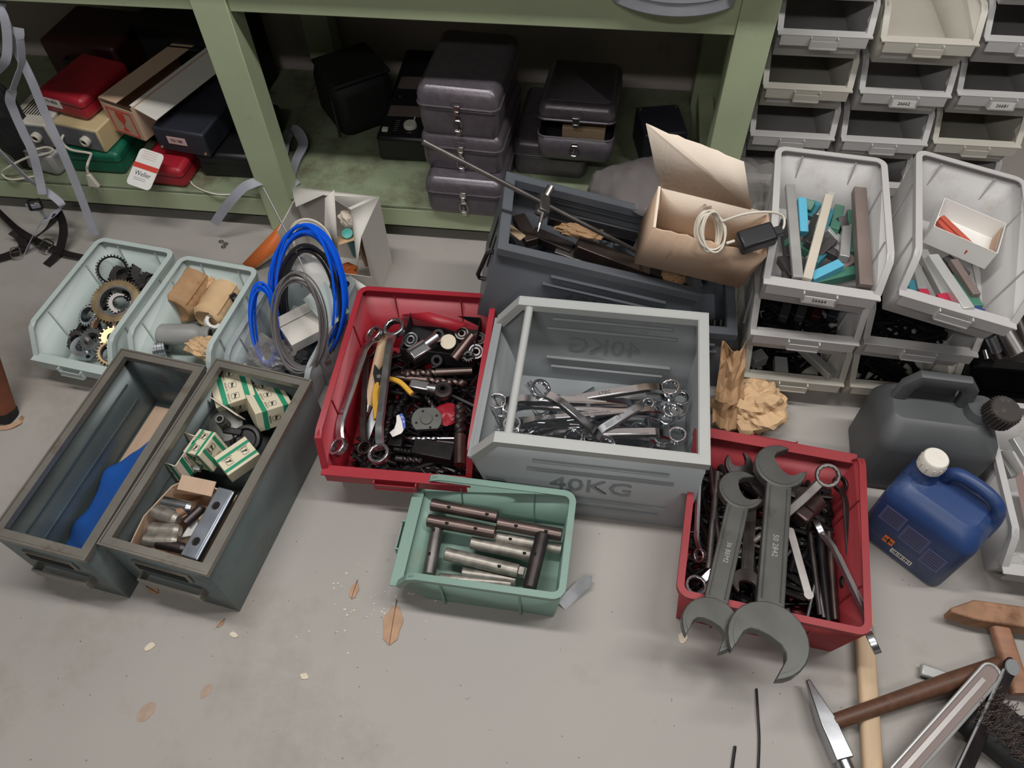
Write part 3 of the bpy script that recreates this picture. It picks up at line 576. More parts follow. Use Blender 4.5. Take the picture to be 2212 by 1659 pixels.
# straps hanging on the far left
yS = 1.47
def PS(u, v, y=yS): return PY(u, v, y)
strap('strap', 'long grey strap hanging from the bench to the gear bin', [PS(-2, -10, 1.6), PS(6, 26, 1.58), PS(30, 95, 1.56), PS(66, 169, 1.54), PS(95, 239, 1.53), PS(135, 328, 1.5), PS(165, 400, 1.48), PS(206, 508, 1.44)], .022, (1, .3, .1), group='grey straps')
strap('strap', 'grey strap with a fold hanging at the far left', [PS(40, 60, 1.56), PS(47, 130, 1.54), PS(36, 170, 1.53), PS(22, 212, 1.52), PS(30, 240, 1.52), PS(52, 290, 1.51), PS(70, 328, 1.5), PS(85, 385, 1.48), PS(92, 420, 1.46)], .022, [(1, .4, .1)]*2+[(.3, 1, 0)]*7+[(.4, .9, 0)]*7+[(1, .4, .1)]*40, group='grey straps', n=6)
strap('strap', 'narrow grey strap crossing low over the shelf rail', [PS(-10, 318, 1.52), PS(25, 352, 1.5), PS(62, 388, 1.49), PS(95, 410, 1.48), PS(132, 440, 1.46), PS(126, 455, 1.45), PS(90, 482, 1.42), PS(70, 512, 1.4), PS(55, 545, 1.38)], .02, [(.6, -.2, .8)]*18+[(.2, 1, .3)]*40, group='grey straps')
strap('strap', 'short grey strap at the upper left corner', [PS(-5, 10, 1.56), PS(10, 40, 1.55), PS(16, 90, 1.54), PS(12, 130, 1.53), PS(-8, 155, 1.53)], .02, (1, .3, 0), group='grey straps')
strap('strap', 'loose strap end sticking out beside the left bench leg', [PY(572, 388, 1.56), PY(545, 396, 1.535), PY(525, 406, 1.52), PY(500, 432, 1.5), PY(475, 465, 1.49), PY(463, 484, 1.485)], .024, (.8, 0, -.6), group='grey straps')
t = thing('buckle', 'dark tangled strap buckle hanging below the shelf rail at left', 'buckle', TR(PS(76, 442, 1.43))); obj('frame', M().ring(rrect(.036, .03, .005), rrect(.026, .02, .004), -.002, .002), 'gun_black', t, TR((0, 0, 0), 20, 60)); obj('tab', M().box((-.014, 0, -.012), (.03, .004, .02)), 'strap_grey', t); obj('tab', M().box((.006, 0, -.02), (.012, .003, .05)), 'strap_grey', t)
def belt(label, pts, wd, w=.028): return strap('belt', label, pts, w, wd, 'leather', 'belt', 'black leather belts', t=.003)
b1 = belt('black leather belt lying on the floor with a bright buckle', [P(-20, 440, .05), P(10, 470, .035), P(45, 500, .02), P(91, 526, .012), P(135, 545, .01), P(180, 556, .006)], (.5, -.8, .3))
bk = thing('buckle', 'bright rectangular roller buckle on the black belt', 'buckle', TR(P(98, 530, .018), -25, 12)); obj('frame', M().tube([(x, y, 0) for x, y in rrect(.038, .036, .006)], .0022, 6, closed=True), 'nickel', bk); obj('tongue', M().cyl((-.017, 0, .001), (.017, 0, .002), .0016, n=8), 'nickel', bk)
belt('black belt end curving down to the floor beside the gear bin', [P(126, 458, .1), P(135, 480, .08), P(137, 505, .05), P(130, 535, .02), P(118, 555, .008), P(100, 573, .003)], (1, -.2, .1))
belt('black belt running up from the buckle to the shelf rail', [P(124, 462, .1), P(110, 485, .07), P(92, 502, .04), P(72, 515, .022)], (.6, .6, .2), .022)
belt('black belt strip with a small buckle at the left image edge', [P(-10, 560, .01), P(15, 552, .012), P(38, 542, .014), P(50, 530, .016), P(42, 512, .02), P(25, 500, .03)], (.1, 1, .1), .024)
bk = thing('buckle', 'small bright buckle loop at the left image edge', 'buckle', TR(P(33, 545, .02), 20, 25)); obj('frame', M().tube([(x, y, 0) for x, y in rrect(.026, .028, .008)], .002, 6, closed=True), 'nickel', bk); obj('tongue', M().cyl((-.012, 0, .001), (.012, 0, .002), .0014, n=8), 'nickel', bk)
t = thing('black_bag', 'black bag hanging in shadow at the far left behind the straps', 'bag', TR(PY(-8, 230, 1.62)-V((0, 0, .05)), 8)); obj('body', crumb((.055, .05, .16), 91, amp=.2), 'black_matte', t, flat=True); obj('strap', M().ribbon([(0, 0, .1), (0, -.01, .3)], .03, .003, (1, 0, 0)), 'leather', t)
# ------------------------------------------------------------------ gears in the pale bin
def gear_poly(r, n, d, duty=.5):
    o = []
    for i in range(n):
        for f, rr in ((0, r), (duty*.5, r), (duty*.5+.04, r-d), (.96, r-d)): a = 2*PI*(i+f)/n; o.append((rr*math.cos(a), rr*math.sin(a)))
    return o
def gear(label, c, tilt, r, ri, h, n, mt, teeth=.004, mt2=None, collar=None):
    r *= 1.18; ri *= 1.18
    t = thing('gear', label, 'gear', Matrix.Translation(c)@Matrix.Rotation(R(tilt[1]), 4, 'Z')@Matrix.Rotation(R(tilt[0]), 4, 'X'), 'gears and toothed rings')
    g = gear_poly(r, n, teeth); k = len(g)
    obj('toothed_rim', M().ring(g, [(ri*1.12*math.cos(math.atan2(y, x)), ri*1.12*math.sin(math.atan2(y, x))) for x, y in g], -h/2, h/2), mt, t, ang=25)
    obj('bore', M().ring(circ(ri*1.13, 28), circ(ri, 28), -h*.62, h*.62), mt2 or mt, t)
    if collar: obj('collar', M().ring(circ(collar, 24), circ(ri*.8, 24), -h*1.2, h*1.0), mt2 or mt, t)
    return t
gear('thin black toothed ring standing on edge against the bin wall', P(243, 583, .085), (62, 52), .034, .027, .004, 30, 'gun_black', .005)
gear('dark gear lying at the back of the gear bin', P(268, 596, .05), (14, 10), .034, .014, .016, 26, 'dark_steel', .005)
gear('dark gear leaning at the back right of the gear bin', P(312, 592, .055), (38, 70), .032, .012, .012, 24, 'gun_black', .005)
gear('dark broad gear behind the largest ring', P(300, 632, .045), (24, 100), .032, .016, .016, 28, 'dark_steel', .005)
gear('largest brownish toothed ring in the middle of the gear bin', P(252, 652, .075), (18, 25), .052, .032, .012, 44, 'brass_steel', .004, 'dull_steel')
gear('dark ring seen inside the largest toothed ring', P(262, 656, .05), (30, 60), .028, .017, .01, 26, 'dull_steel', .004)
gear('small bright silver toothed ring at the left', P(194, 682, .06), (28, -30), .025, .017, .014, 20, 'satin_steel', .004)
gear('plain rusty-bored toothed ring left of centre', P(226, 706, .05), (20, 20), .028, .02, .016, 26, 'dull_steel', .003, 'rust')
gear('bright stepped gear near the front lip', P(200, 735, .055), (15, 10), .028, .015, .012, 22, 'satin_steel', .005, 'dull_steel')
gear('brassy coarse-toothed gear at the front right', P(245, 733, .05), (34, 60), .027, .012, .02, 16, 'brass_steel', .005)
gear('dark-bored ring in the front right corner of the gear bin', P(243, 764, .045), (20, 60), .03, .02, .014, 26, 'brass_steel', .004, 'dark_steel')
gear('dark gear buried under the small silver ring', P(190, 712, .03), (10, 0), .028, .012, .014, 26, 'gun_black', .004)
for k, (u, v, z, tl, rz, r) in enumerate([(285, 612, .06, 30, 130, .03), (330, 608, .045, 20, 60, .03), (276, 690, .045, 26, 80, .026), (215, 650, .035, 12, 0, .03), (168, 735, .03, 30, 10, .024), (255, 700, .04, 40, 100, .024)]):
    gear(['dark gear on top of the pile at the back of the bin', 'black gear against the back right wall of the gear bin', 'dark gear on the right beside the brassy one', 'dark gear under the left of the largest ring', 'dark small gear by the front left wall', 'steel gear between the largest ring and the brassy gear'][k], P(u, v, z), (tl, rz), r, r*.45, .014, 24, ['dark_steel', 'gun_black', 'dark_steel', 'gun_black', 'dark_steel', 'dull_steel'][k], .005)
t = thing('collar', 'steel collar with a set-screw hole at the front of the gear bin', 'collar', TR(P(182, 752, .038), 15, 12)); obj('ring', M().ring(circ(.028, 28), circ(.015, 28), -.013, .013), 'satin_steel', t); obj('screw_hole', M().cyl((.012, -.0262, .001), (.0125, -.0272, .001), .005, n=14), 'hole', t)
# ------------------------------------------------------------------ parcels bin
def parcel(label, p, q, r, mt, seed, group='paper-wrapped parcels'):
    F = frame(p, q); L = (V(q)-V(p)).length; rnd = random.Random(seed); t = thing('parcel', label, 'parcel', F, group); rows = []
    for i in range(13):
        x = L*i/12; k = 1-(.25 if i in (0, 12) else 0)
        rows.append([(x+rnd.uniform(-.003, .003), r*k*(1+rnd.uniform(-.06, .06))*math.cos(a*2*PI/16), r*k*(1+rnd.uniform(-.06, .06))*math.sin(a*2*PI/16)) for a in range(16)]); rows[-1].append(rows[-1][0])
    obj('wrapping', M().grid(rows), mt, t, ang=70)
    obj('folded_end', M().lathe([(0, .012), (r*.5, .008), (r*.82, .0)], 16), mt, t, Matrix.Rotation(R(90), 4, 'Y')@Matrix.Translation((0, 0, 0))); obj('folded_end', M().lathe([(r*.82, L-.002), (r*.5, L-.01), (0, L-.014)], 16), mt, t, Matrix.Rotation(R(90), 4, 'Y'))
    obj('paper_edge', M().box((L*.5, -r*.7, r*.78), (L*.9, .002, .004), Matrix.Rotation(.2, 4, 'X')), mt, t); return t
parcel('fat roll wrapped in stained greaseproof paper, left in the parcel bin', P(378, 672, .07), P(428, 602, .07), .05, 'kraft_oily', 1)
parcel('roll wrapped in reddish brown paper beside the fat roll', P(448, 692, .065), P(494, 622, .065), .041, 'kraft', 2)
t = thing('bottle', 'grey screw-neck bottle lying across the parcel bin', 'bottle', frame(P(336, 722, .06), P(474, 722, .065)))
obj('body', M().lathe([(0, 0), (.018, .002), (.026, .012), (.026, .1), (.02, .112), (.018, .114)], 24, Matrix.Rotation(R(90), 4, 'Y')), 'grey_bottle', t)
nk = M().lathe([(.018, .113), (.018, .14), (.013, .14), (.013, .12), (0, .12)], 24, Matrix.Rotation(R(90), 4, 'Y')); obj('neck', nk, 'grey_bottle', t)
for k in range(3): obj('thread', M().lathe([(.018, .118+k*.006), (.0205, .12+k*.006), (.018, .122+k*.006)], 24, Matrix.Rotation(R(90), 4, 'Y')), 'grey_bottle', t)
obj('mouth', M().lathe([(0, .1395), (.0129, .1395)], 20, Matrix.Rotation(R(90), 4, 'Y')), 'hole', t)
def crumple(name, label, c, r, seed, mt='kraft', rz=0, cat='paper', amp=.3): return single(name, crumb(r, seed, amp=amp*1.6), mt, label, cat, TR(c, rz), flat=True)
crumple('crumpled_paper', 'crumpled brown paper at the front of the parcel bin', P(445, 752, .06), (.055, .03, .03), 11, 'kraft', -8)
crumple('crumpled_paper', 'small crumpled brown paper left of the coil of rings', P(318, 748, .04), (.028, .02, .025), 12, 'kraft_oily', 10)
crumple('crumpled_paper', 'brown paper corner standing between the two rolls', P(470, 610, .07), (.012, .035, .035), 13, 'kraft', -25)
def rings(label, p, q, r, n, mt, hole=.6):
    F = frame(p, q); L = (V(q)-V(p)).length; t = thing('ring_stack', label, 'rings', F)
    for i in range(n): obj('ring', M().ring(circ(r*(1+.03*(i % 2)), 24), circ(r*hole, 24), L*i/n, L*(i+.86)/n, Matrix.Rotation(R(90), 4, 'Y')), mt, t)
    return t
rings('stack of thin steel rings in the back corner of the parcel bin', P(490, 618, .06), P(515, 590, .06), .03, 5, 'dull_steel')
rings('short stack of steel rings near the front of the parcel bin', P(336, 756, .04), P(362, 752, .04), .024, 5, 'satin_steel')
rings('black rubber ring at the right wall of the parcel bin', P(505, 652, .08), P(516, 645, .08), .02, 1, 'black_plastic', .55)
rings('white plastic ring beside the bottle neck', P(458, 697, .06), P(462, 692, .072), .02, 1, 'white_paper', .6)
# ------------------------------------------------------------------ cable coils
def coil(name, label, c, ax, ay, n, r, mt, seed, spread=.012, cat='cable coil', tail=None):
    rnd = random.Random(seed); t = thing(name, label, cat, Matrix.Translation(c)); ax, ay = V(ax), V(ay); nn = ax.cross(ay).normalized()
    for k in range(n):
        s1, s2, o = 1+rnd.uniform(-.2, .06), 1+rnd.uniform(-.14, .04), rnd.uniform(-spread, spread)*1.3; ph = rnd.uniform(0, 6)
        dx, dy = rnd.uniform(-.05, .05), rnd.uniform(-.04, .04)
        obj('turn', M().tube([ax*(s1*math.cos(a)+dx)+ay*(s2*math.sin(a)+dy)+nn*(o+spread*.5*math.sin(a+ph)) for a in [2*PI*i/48 for i in range(48)]], r, 6, closed=True), mt, t)
    return t
UP = V((.0, .62, .78))
coil('cable_coil', 'tall coil of bright blue hose standing over the grey bin', P(662, 640, .17), V((.085, 0, -.01)), UP*.165, 9, .0032, 'blue_cable', 1, .016)
coil('cable_coil', 'grey spring wire coil in front of the blue hose', P(645, 700, .19), V((.058, 0, -.008)), UP*.112, 10, .0023, 'grey_wire', 2, .012)
coil('cable_coil', 'small bright blue hose coil at the left of the grey bin', P(572, 705, .14), V((.034, -.01, -.02)), UP*.095, 6, .003, 'blue_cable', 3, .012)
coil('cable_coil', 'black cable coil between the blue hose and the card pieces', P(670, 655, .15), V((.072, 0, -.01)), UP*.14, 4, .004, 'black_wire', 4, .012)
coil('cable_coil', 'white-grey lead coiled at the back inside the white carton', P(672, 520, .2), V((.05, 0, -.01)), UP*.05, 3, .0035, 'white_cable', 5, .01)
single('wire', M().tube(curve([P(569, 406, .33), P(600, 465, .29), P(640, 545, .24), P(660, 590, .21), P(675, 620, .19)], 5), .0022, 6), 'grey_wire', 'stiff grey wire sticking up from the coils', 'wire')
t = thing('card_box', 'small grey card box lying inside the grey wire coil', 'box', frame(P(604, 708, .14), P(690, 664, .14), (-.1, -.35, .93))); obj('body', M().box((.05, -.026, -.018), (.1, .062, .036)), 'white_card', t, bevel=.001); obj('flap', M().box((.05, .012, .004), (.1, .022, .0015), Matrix.Rotation(.5, 4, 'X')), 'white_card', t)
single('card_piece', M().box((0, 0, 0), (.1, .07, .002)), 'white_paper', 'white printed card standing inside the blue hose coil', 'card', TR(P(678, 590, .19), -20, 50))
single('card_piece', M().box((0, 0, 0), (.07, .09, .002)), 'pale_plastic', 'pale grey card leaning at the right inside the blue hose', 'card', TR(P(705, 660, .16), 60, 45))
single('film_bag', crumb((.06, .05, .035), 21), 'clear_film', 'crinkled clear bag under the wire coil', 'bag', TR(P(590, 770, .09), 20), flat=True)
single('cloth', crumb((.05, .07, .03), 22), 'black_matte', 'dark crumpled rubber sheet in the bottom of the cable bin', 'sheet', TR(P(640, 755, .07), 0), flat=True)
for i, (u, v, rz) in enumerate([(560, 742, 60), (700, 745, 10), (690, 780, 35)]):
    single('small_block', M().box((0, 0, 0), (.05, .03, .022)), ['bit_grey', 'bit_dark', 'bit_brown'][i], ['grey block at the left wall of the cable bin', 'dark block at the right of the wire coil', 'brown block in the front of the cable bin'][i], 'block', TR(P(u, v, .06), rz, 10), bevel=.002)
# white carton with torn top
t = thing('carton', 'torn white-grey carton of odds and ends behind the cable coils', 'carton', TR((-.665, 1.385, .0), -4))
W, D, H = .23, .14, .235
c = M(); c.box((0, 0, .002), (W, D, .002)); c.box((W/2, 0, H/2), (.002, D, H)); c.box((-W/2, .01, H*.42), (.002, D*.9, H*.84)); c.box((0, D/2, H/2), (W, .002, H)); c.box((0, -D/2, H*.2), (W, .002, H*.4)); obj('body', c, 'white_card', t)
ti = TR((-.665, 1.385, .0), -4).inverted(); obj('divider', M().add([ti@PY(702, 428, 1.36), ti@PY(722, 410, 1.37), ti@PY(733, 592, 1.31), ti@PY(700, 560, 1.31)], [(0, 1, 2, 3)]), 'white_card', t, solid=.002)
obj('flap', M().add([(-.115, D/2, H), (.115, D/2, H), (.068, .0, H+.012), (.0, .03, H+.02), (-.02, .045, H+.008), (-.09, .02, H-.02)], [(0, 1, 2, 3, 4, 5)]), 'white_card', t, solid=.0015)
obj('flap', M().add([(.115, D/2, H), (.115, -D/2, H), (.1, -D/2-.03, H-.075), (.068, .0, H+.012)], [(0, 1, 2, 3)]), 'white_card', t, solid=.0015)
obj('flap', M().add([(.055, -D/2, .09), (.115, -D/2-.03, .085), (.118, -D/2-.05, .05), (.075, -D/2-.035, .055)], [(0, 1, 2, 3)]), 'white_paper', t, solid=.0015)
def item(label, name, m, mt, mw, cat, **k): return single(name, m, mt, label, cat, mw, **k)
t = thing('tube', 'teal capped glass tube standing in the white carton', 'tube', TR(P(769, 548, .08), 0, 18, 3)); obj('glass', M().lathe([(0, 0), (.011, 0), (.011, .1), (0, .1)], 16), 'teal_plastic', t); obj('cap', M().lathe([(.012, .1), (.014, .104), (.014, .109), (0, .11)], 16), 'teal_plastic', t)
crumple('crumpled_paper', 'ivory crumpled wrapper at the top of the white carton', P(760, 470, .2), (.032, .03, .026), 31, 'cardboard_pale', 10, amp=.2)
item('curled tan paper label inside the white carton', 'paper_label', M().grid([[(x*.01, .035*math.cos(a), .02*math.sin(a)) for x in range(-3, 4)] for a in [i*.35 for i in range(8)]]), 'kraft', TR(P(752, 525, .15), 30, -20), 'paper', solid=.001)
item('orange rubbery scrap at the bottom of the white carton', 'scrap', blob((.035, .025, .02), 33, 12, 7, .25), 'orange_card', TR(P(745, 588, .06), 20), 'scrap', flat=True)
item('brown folded card strips against the carton side', 'card_strip', M().box((0, 0, 0), (.008, .06, .11)), 'cardboard', TR(P(787, 530, .12), 0, 12), 'card', bevel=.001)
# orange folder
t = thing('orange_box', 'orange card sleeve leaning behind the cable coils', 'sleeve'); a = [P(524, 570, .02), P(605, 485, .1), P(624, 478, .115), P(611, 530, .07), P(548, 582, .01)]
obj('sheet', M().add([a[0], a[1], a[2], a[3], a[4]], [(0, 1, 2, 3, 4)]), 'orange_card', t, solid=.003); obj('edge', M().add([a[4], a[3], a[3]+V((.004, .03, -.03)), a[4]+V((.006, .03, -.005))], [(0, 1, 2, 3)]), 'white_card', t, solid=.002)
# ------------------------------------------------------------------ left tray: blue plastic sheet
D1 = dr1.matrix_world
rows = []
for i, (l, r_) in enumerate(zip(curve([P(125, 1195, .014), P(158, 1140, .02), P(198, 1080, .028), P(232, 1012, .03), P(285, 980, .024), P(345, 940, .012)], 3), curve([P(205, 1190, .13), P(240, 1130, .13), P(282, 1065, .13), P(318, 1010, .11), P(345, 975, .08), P(362, 950, .04)], 3))):
    rows.append([l.lerp(r_, j/6)+V((.006*math.sin(i*1.3+j), .004*math.sin(j*2.1), .007*math.sin(i*2.3+j*1.4))) for j in range(7)])
single('plastic_sheet', M().grid(rows), 'blue_film', 'crumpled blue plastic sheet lying in the left steel tray', 'sheet', sub=1, solid=.001)
item('flat cardboard liner on the floor of the left steel tray', 'card_liner', M().box((0, 0, 0), (.185, .2, .002)), 'cardboard', D1@Matrix.Translation((0, .11, .004)), 'card')
# ------------------------------------------------------------------ right tray contents
D2 = dr2.matrix_world
def printed_box(label, mw, W, L, H, open_=False, sides=True):
    t = thing('printed_box', label, 'box', mw, 'green-striped tool boxes')
    if open_:
        c = M().box((0, 0, .001), (W, L, .002)); [c.box((s*W/2, 0, H/2), (.0015, L, H)) for s in (-1, 1)]; [c.box((0, s*L/2, H/2), (W, .0015, H)) for s in (-1, 1)]; obj('body', c, 'cardboard_pale', t); zt = None
    else: obj('body', M().box((0, 0, H/2), (W, L, H)), 'carton_print', t, bevel=.001)
    def face(T, w, h):
        for sx in (-.25, .32): obj('green_stripe', M().box((sx*w, 0, 0), (w*.13, h, .0003)), 'green_print', t, T)
        n = max(1, int(h/.028))
        for i in range(n):
            y = -h/2+(i+.5)*h/n
            for x in (-.02*w+w*.05, ):
                f = obj('printed_mark', M().ring(rrect(.017, .014, .003, 2), rrect(.0155, .0125, .002, 2), 0, .0003), 'black_print', t, T@Matrix.Translation((x, y, 0)))
                obj('printed_hook', M().prism([(-.004, -.005), (.0, -.005), (.001, .0), (.004, .003), (.002, .005), (-.003, .004), (-.0015, 0)], 0, .0003), 'black_print', f)
                text('lettering', 'DORMER', .0055, 'black_print', f, TR((-w*.16, 0, 0), 90), ext=.0001)
    if not open_: face(Matrix.Translation((0, 0, H+.0002)), W, L)
    if sides:
        face(Matrix.Translation((0, -L/2-.0009, H/2))@Matrix.Rotation(R(90), 4, 'X'), W, H)
        face(Matrix.Translation((W/2+.0009, 0, H/2))@Matrix.Rotation(R(90), 4, 'Z')@Matrix.Rotation(R(90), 4, 'X'), L, H)
    return t
def D2P(u, v, z): return P(u, v, z)
printed_box('green-striped printed box at the back of the right steel tray', TR(D2P(514, 856, .1), 30, 10), .085, .085, .055)
printed_box('green-striped printed box against the right wall of the steel tray', TR(D2P(582, 893, .09), 38, -8, 12), .08, .095, .055)
printed_box('small green-striped box standing beside the open card box', TR(D2P(462, 990, .1), -14, 0, -12), .045, .06, .06)
printed_box('pale box with red oval print lying beside the green-striped boxes', TR(D2P(520, 1000, .1), -40, 0, 6), .055, .075, .035, sides=False)
ob = printed_box('open card box holding white and black cutter bits', TR(D2P(396, 1003, .085), -12, 0, 0), .075, .075, .075, True)
for i, (dx, dy, mt) in enumerate([(.0, .012, 'white_paper'), (.008, -.004, 'bit_white'), (-.005, -.018, 'gun_black'), (.006, -.026, 'dull_steel')]):
    item(['white ceramic strip in the open card box', 'pale steel strip in the open card box', 'black bit in the open card box', 'steel pin in the open card box'][i], 'cutter_bit', M().box((0, 0, 0), (.05, .01, .01)), mt, TR(D2P(400, 1000, .11)+V((dx, dy, -.01*i)), -10+6*i), 'bit', bevel=.001)
# card divider, disc with stem, black wheel
item('cream card flap standing between the striped boxes', 'card_flap', M().box((0, 0, 0), (.085, .002, .03)), 'cardboard_pale', TR(D2P(492, 882, .15), -28, 20), 'card')
t = thing('stem_disc', 'grey metal disc with upright hollow stem in the steel tray', 'disc', TR(D2P(488, 920, .135), 0, 12, 4)); obj('disc', M().lathe([(0, 0), (.034, 0), (.036, .0015), (.034, .003), (.012, .004)], 32), 'forged_grey', t); obj('stem', M().lathe([(.011, .003), (.011, .03), (.009, .032), (.0095, .036), (.009, .042), (.006, .042), (.006, .02)], 20), 'forged_grey', t); obj('bore', M().lathe([(0, .038), (.006, .038)], 14), 'hole', t)
t = thing('milling_cutter', 'black round cutter wheel under the stemmed disc', 'wheel', TR(D2P(532, 950, .12), 0, 20, 8)); obj('wheel', M().lathe([(0, -.006), (.028, -.006), (.034, 0), (.03, .008), (.024, .009), (.02, .004), (0, .004)], 32), 'gun_black', t); obj('arm', M().box((-.03, .012, .008), (.04, .014, .01)), 'gun_black', t, bevel=.002)
# torn carton tray with pins and a drilled bar
F = TR(D2P(395, 1122, .15), -11); t = thing('carton_tray', 'torn brown carton tray of steel pins in the right steel tray', 'carton', F)
pts = [(x*1.12, y*.97) for x, y in ((-.062, -.083), (-.066, -.02), (-.058, .062), (-.03, .086), (.03, .08), (.06, .085), (.064, .0), (.06, -.086), (.0, -.082))]
obj('wall', M().sweep([(x, y, -.03+.006*math.sin(i*2.2)) for i, (x, y) in enumerate(pts)], [(-.0012, -.04), (.0012, -.04), (.0012, .03), (-.0012, .03)], closed=True), 'cardboard', t, flat=True); obj('base', M().prism(pts, -.072, -.07), 'cardboard', t)
obj('torn_flap', M().box((0, 0, 0), (.075, .03, .002)), 'cardboard', t, TR((-.012, .072, .004), 5, 18))
for i, (u, v, rz, L, r, mt) in enumerate([(385, 1092, -5, .062, .013, 'satin_steel'), (360, 1114, -12, .055, .0145, 'pin_steel'), (358, 1146, 4, .058, .0145, 'pin_steel'), (350, 1168, 6, .065, .0135, 'pin_steel'), (400, 1100, 40, .03, .01, 'rust'), (372, 1180, -5, .06, .011, 'dark_steel'), (420, 1112, 60, .045, .01, 'dark_steel')]):
    c = D2P(u, v, .15); d_ = V((math.cos(R(rz)), math.sin(R(rz)), 0))*L/2
    t = thing('steel_pin', ['bright steel pin at the back of the torn carton tray', 'mottled steel pin second from the back of the carton tray', 'steel pin in the middle left of the carton tray', 'steel pin lying lowest on the pile in the carton tray', 'rusty short pin beside the drilled bar', 'dark pin at the front of the torn carton tray', 'dark pin half under the drilled bar'][i], 'pin', frame(c-d_, c+d_), 'pins in the carton tray')
    obj('shank', M().cyl((0, 0, 0), (L*.86, 0, 0), r, n=18), mt, t); obj('tip', M().cyl((L*.86, 0, 0), (L, 0, 0), r*.97, r*.7, n=18), mt, t)
item('grey steel wedge in the torn carton tray', 'wedge', M().prism([(-.018, -.02), (.018, -.02), (.014, .022)], 0, .012), 'bit_grey', TR(D2P(414, 1140, .128), 20, 10), 'wedge', bevel=.001)
item('flat grey steel plate at the left of the carton tray', 'small_plate', M().box((0, 0, 0), (.04, .03, .008)), 'dull_steel', TR(D2P(325, 1142, .122), -10, 8), 'plate', bevel=.001)
F = frame(D2P(408, 1206, .175), D2P(490, 1058, .185), (-.1, .05, 1)); L = (D2P(408, 1206, .175)-D2P(490, 1058, .185)).length
t = thing('drilled_bar', 'flat bright steel bar with two countersunk holes', 'bar', F); obj('bar', M().box((L/2, 0, 0), (L, .034, .012)), 'blue_steel', t, bevel=.002); obj('bevelled_edge', M().box((L/2, -.0185, -.002), (L, .004, .008), Matrix.Rotation(0, 4, 'X')), 'chrome', t)
for x in (.22, .74): h = obj('countersink', M().lathe([(.0085, .0002), (.0078, .0008), (.005, .0004)], 20), 'dark_steel', t, Matrix.Translation((L*x, 0, .006))); obj('hole', M().lathe([(0, .0009), (.0052, .0009)], 16), 'hole', h)
# ------------------------------------------------------------------ spanners
def bar_sec(w, h, b=.14): return [(-w/2+w*b, -h/2), (w/2-w*b, -h/2), (w/2, 0), (w/2-w*b, h/2), (-w/2+w*b, h/2), (-w/2, 0)]
def ring_spanner(label, p, q, r, mt, up=(0, 0, 1), off=.5, r2=None, group='ring spanners', w=None, mark=None):
    """p, q: ring centres; rings lie below the raised shaft"""
    p, q = V(p), V(q); F = frame(p, q, up); L = (q-p).length; r2 = r2 or r*.92; t = thing('ring_spanner', label, 'spanner', F, group); h = r*.62; o = r*off*1.3
    for x, rr in ((0, r), (L, r2)):
        obj('ring_head', M().ring(circ(rr, 24), star(rr*.66, 24), -h/2, h/2), mt, t, Matrix.Translation((x, 0, 0)), bevel=rr*.08, ang=30)
    w = w or r*.8; k = r*1.6
    obj('shaft', M().sweep([(r*.8, 0, 0), (r*1.5, 0, o*.6), (r*1.5+k*.6, 0, o), (L-r2*1.5-k*.6, 0, o), (L-r2*1.5, 0, o*.6), (L-r2*.8, 0, 0)], bar_sec(w, w*.48)), mt, t, ang=30)
    obj('raised_panel', M().box((L/2, 0, o+w*.25), (L*.45, w*.45, w*.05)), mt, t)
    if mark: text('stamped_lettering', mark, w*.5, 'dark_steel', t, TR((L/2, 0, o+w*.285)), ext=.0001)
    return t
def jaw_poly(r, gap, depth, ang, n=22):
    """open end: disc of radius r with a slot of width gap opening along ang"""
    a0 = math.asin(min(.95, gap/2/r)); o = []
    for i in range(n+1): a = a0+(2*PI-2*a0)*i/n; o.append((r*math.cos(a), r*math.sin(a)))
    o += [(r-depth*.72, -gap*.5), (r-depth*.9, -gap*.42), (r-depth*1.0, -gap*.26), (r-depth*1.04, 0), (r-depth*1.0, gap*.26), (r-depth*.9, gap*.42), (r-depth*.72, gap*.5)]
    c, s = math.cos(R(ang)), math.sin(R(ang)); return [(x*c-y*s, x*s+y*c) for x, y in o]
def open_spanner(label, p, q, r, r2, mt, up=(0, 0, 1), a1=165, a2=15, th=None, w=None, group='open-ended spanners', mark=None, gapf=1.15):
    p, q = V(p), V(q); F = frame(p, q, up); L = (q-p).length; th = th or r*.3; w = w or r*.85; t = thing('open_spanner', label, 'spanner', F, group)
    for x, rr, a in ((0, r, a1), (L, r2, a2)):
        j = obj('open_jaw', M().prism(jaw_poly(rr, rr*gapf, rr*1.05, a), -th/2, th/2), mt, t, Matrix.Translation((x, 0, 0)), bevel=th*.12, ang=30)
        obj('jaw_face', M().prism(jaw_poly(rr*.86, rr*gapf*1.02, rr*.93, a), th/2, th/2+.0012), mt, j, ang=30)
    x0, x1 = r*.75, L-r2*.75
    obj('shaft', M().sweep([(x0, 0, 0), (x0+r*.5, 0, 0), (x1-r2*.5, 0, 0), (x1, 0, 0)], rrect(w, th*.92, th*.2, 2)), mt, t, ang=30)
    for s in (-1, 1): obj('raised_edge', M().tube([(x0+r*.3, s*w*.33, th*.46), (x1-r2*.3, s*w*.33, th*.46)], th*.1, 6), mt, t)
    if mark: text('stamped_lettering', mark, w*.3, 'bit_grey', t, TR((L/2, 0, th*.47), 0), ext=.0003)
    return t
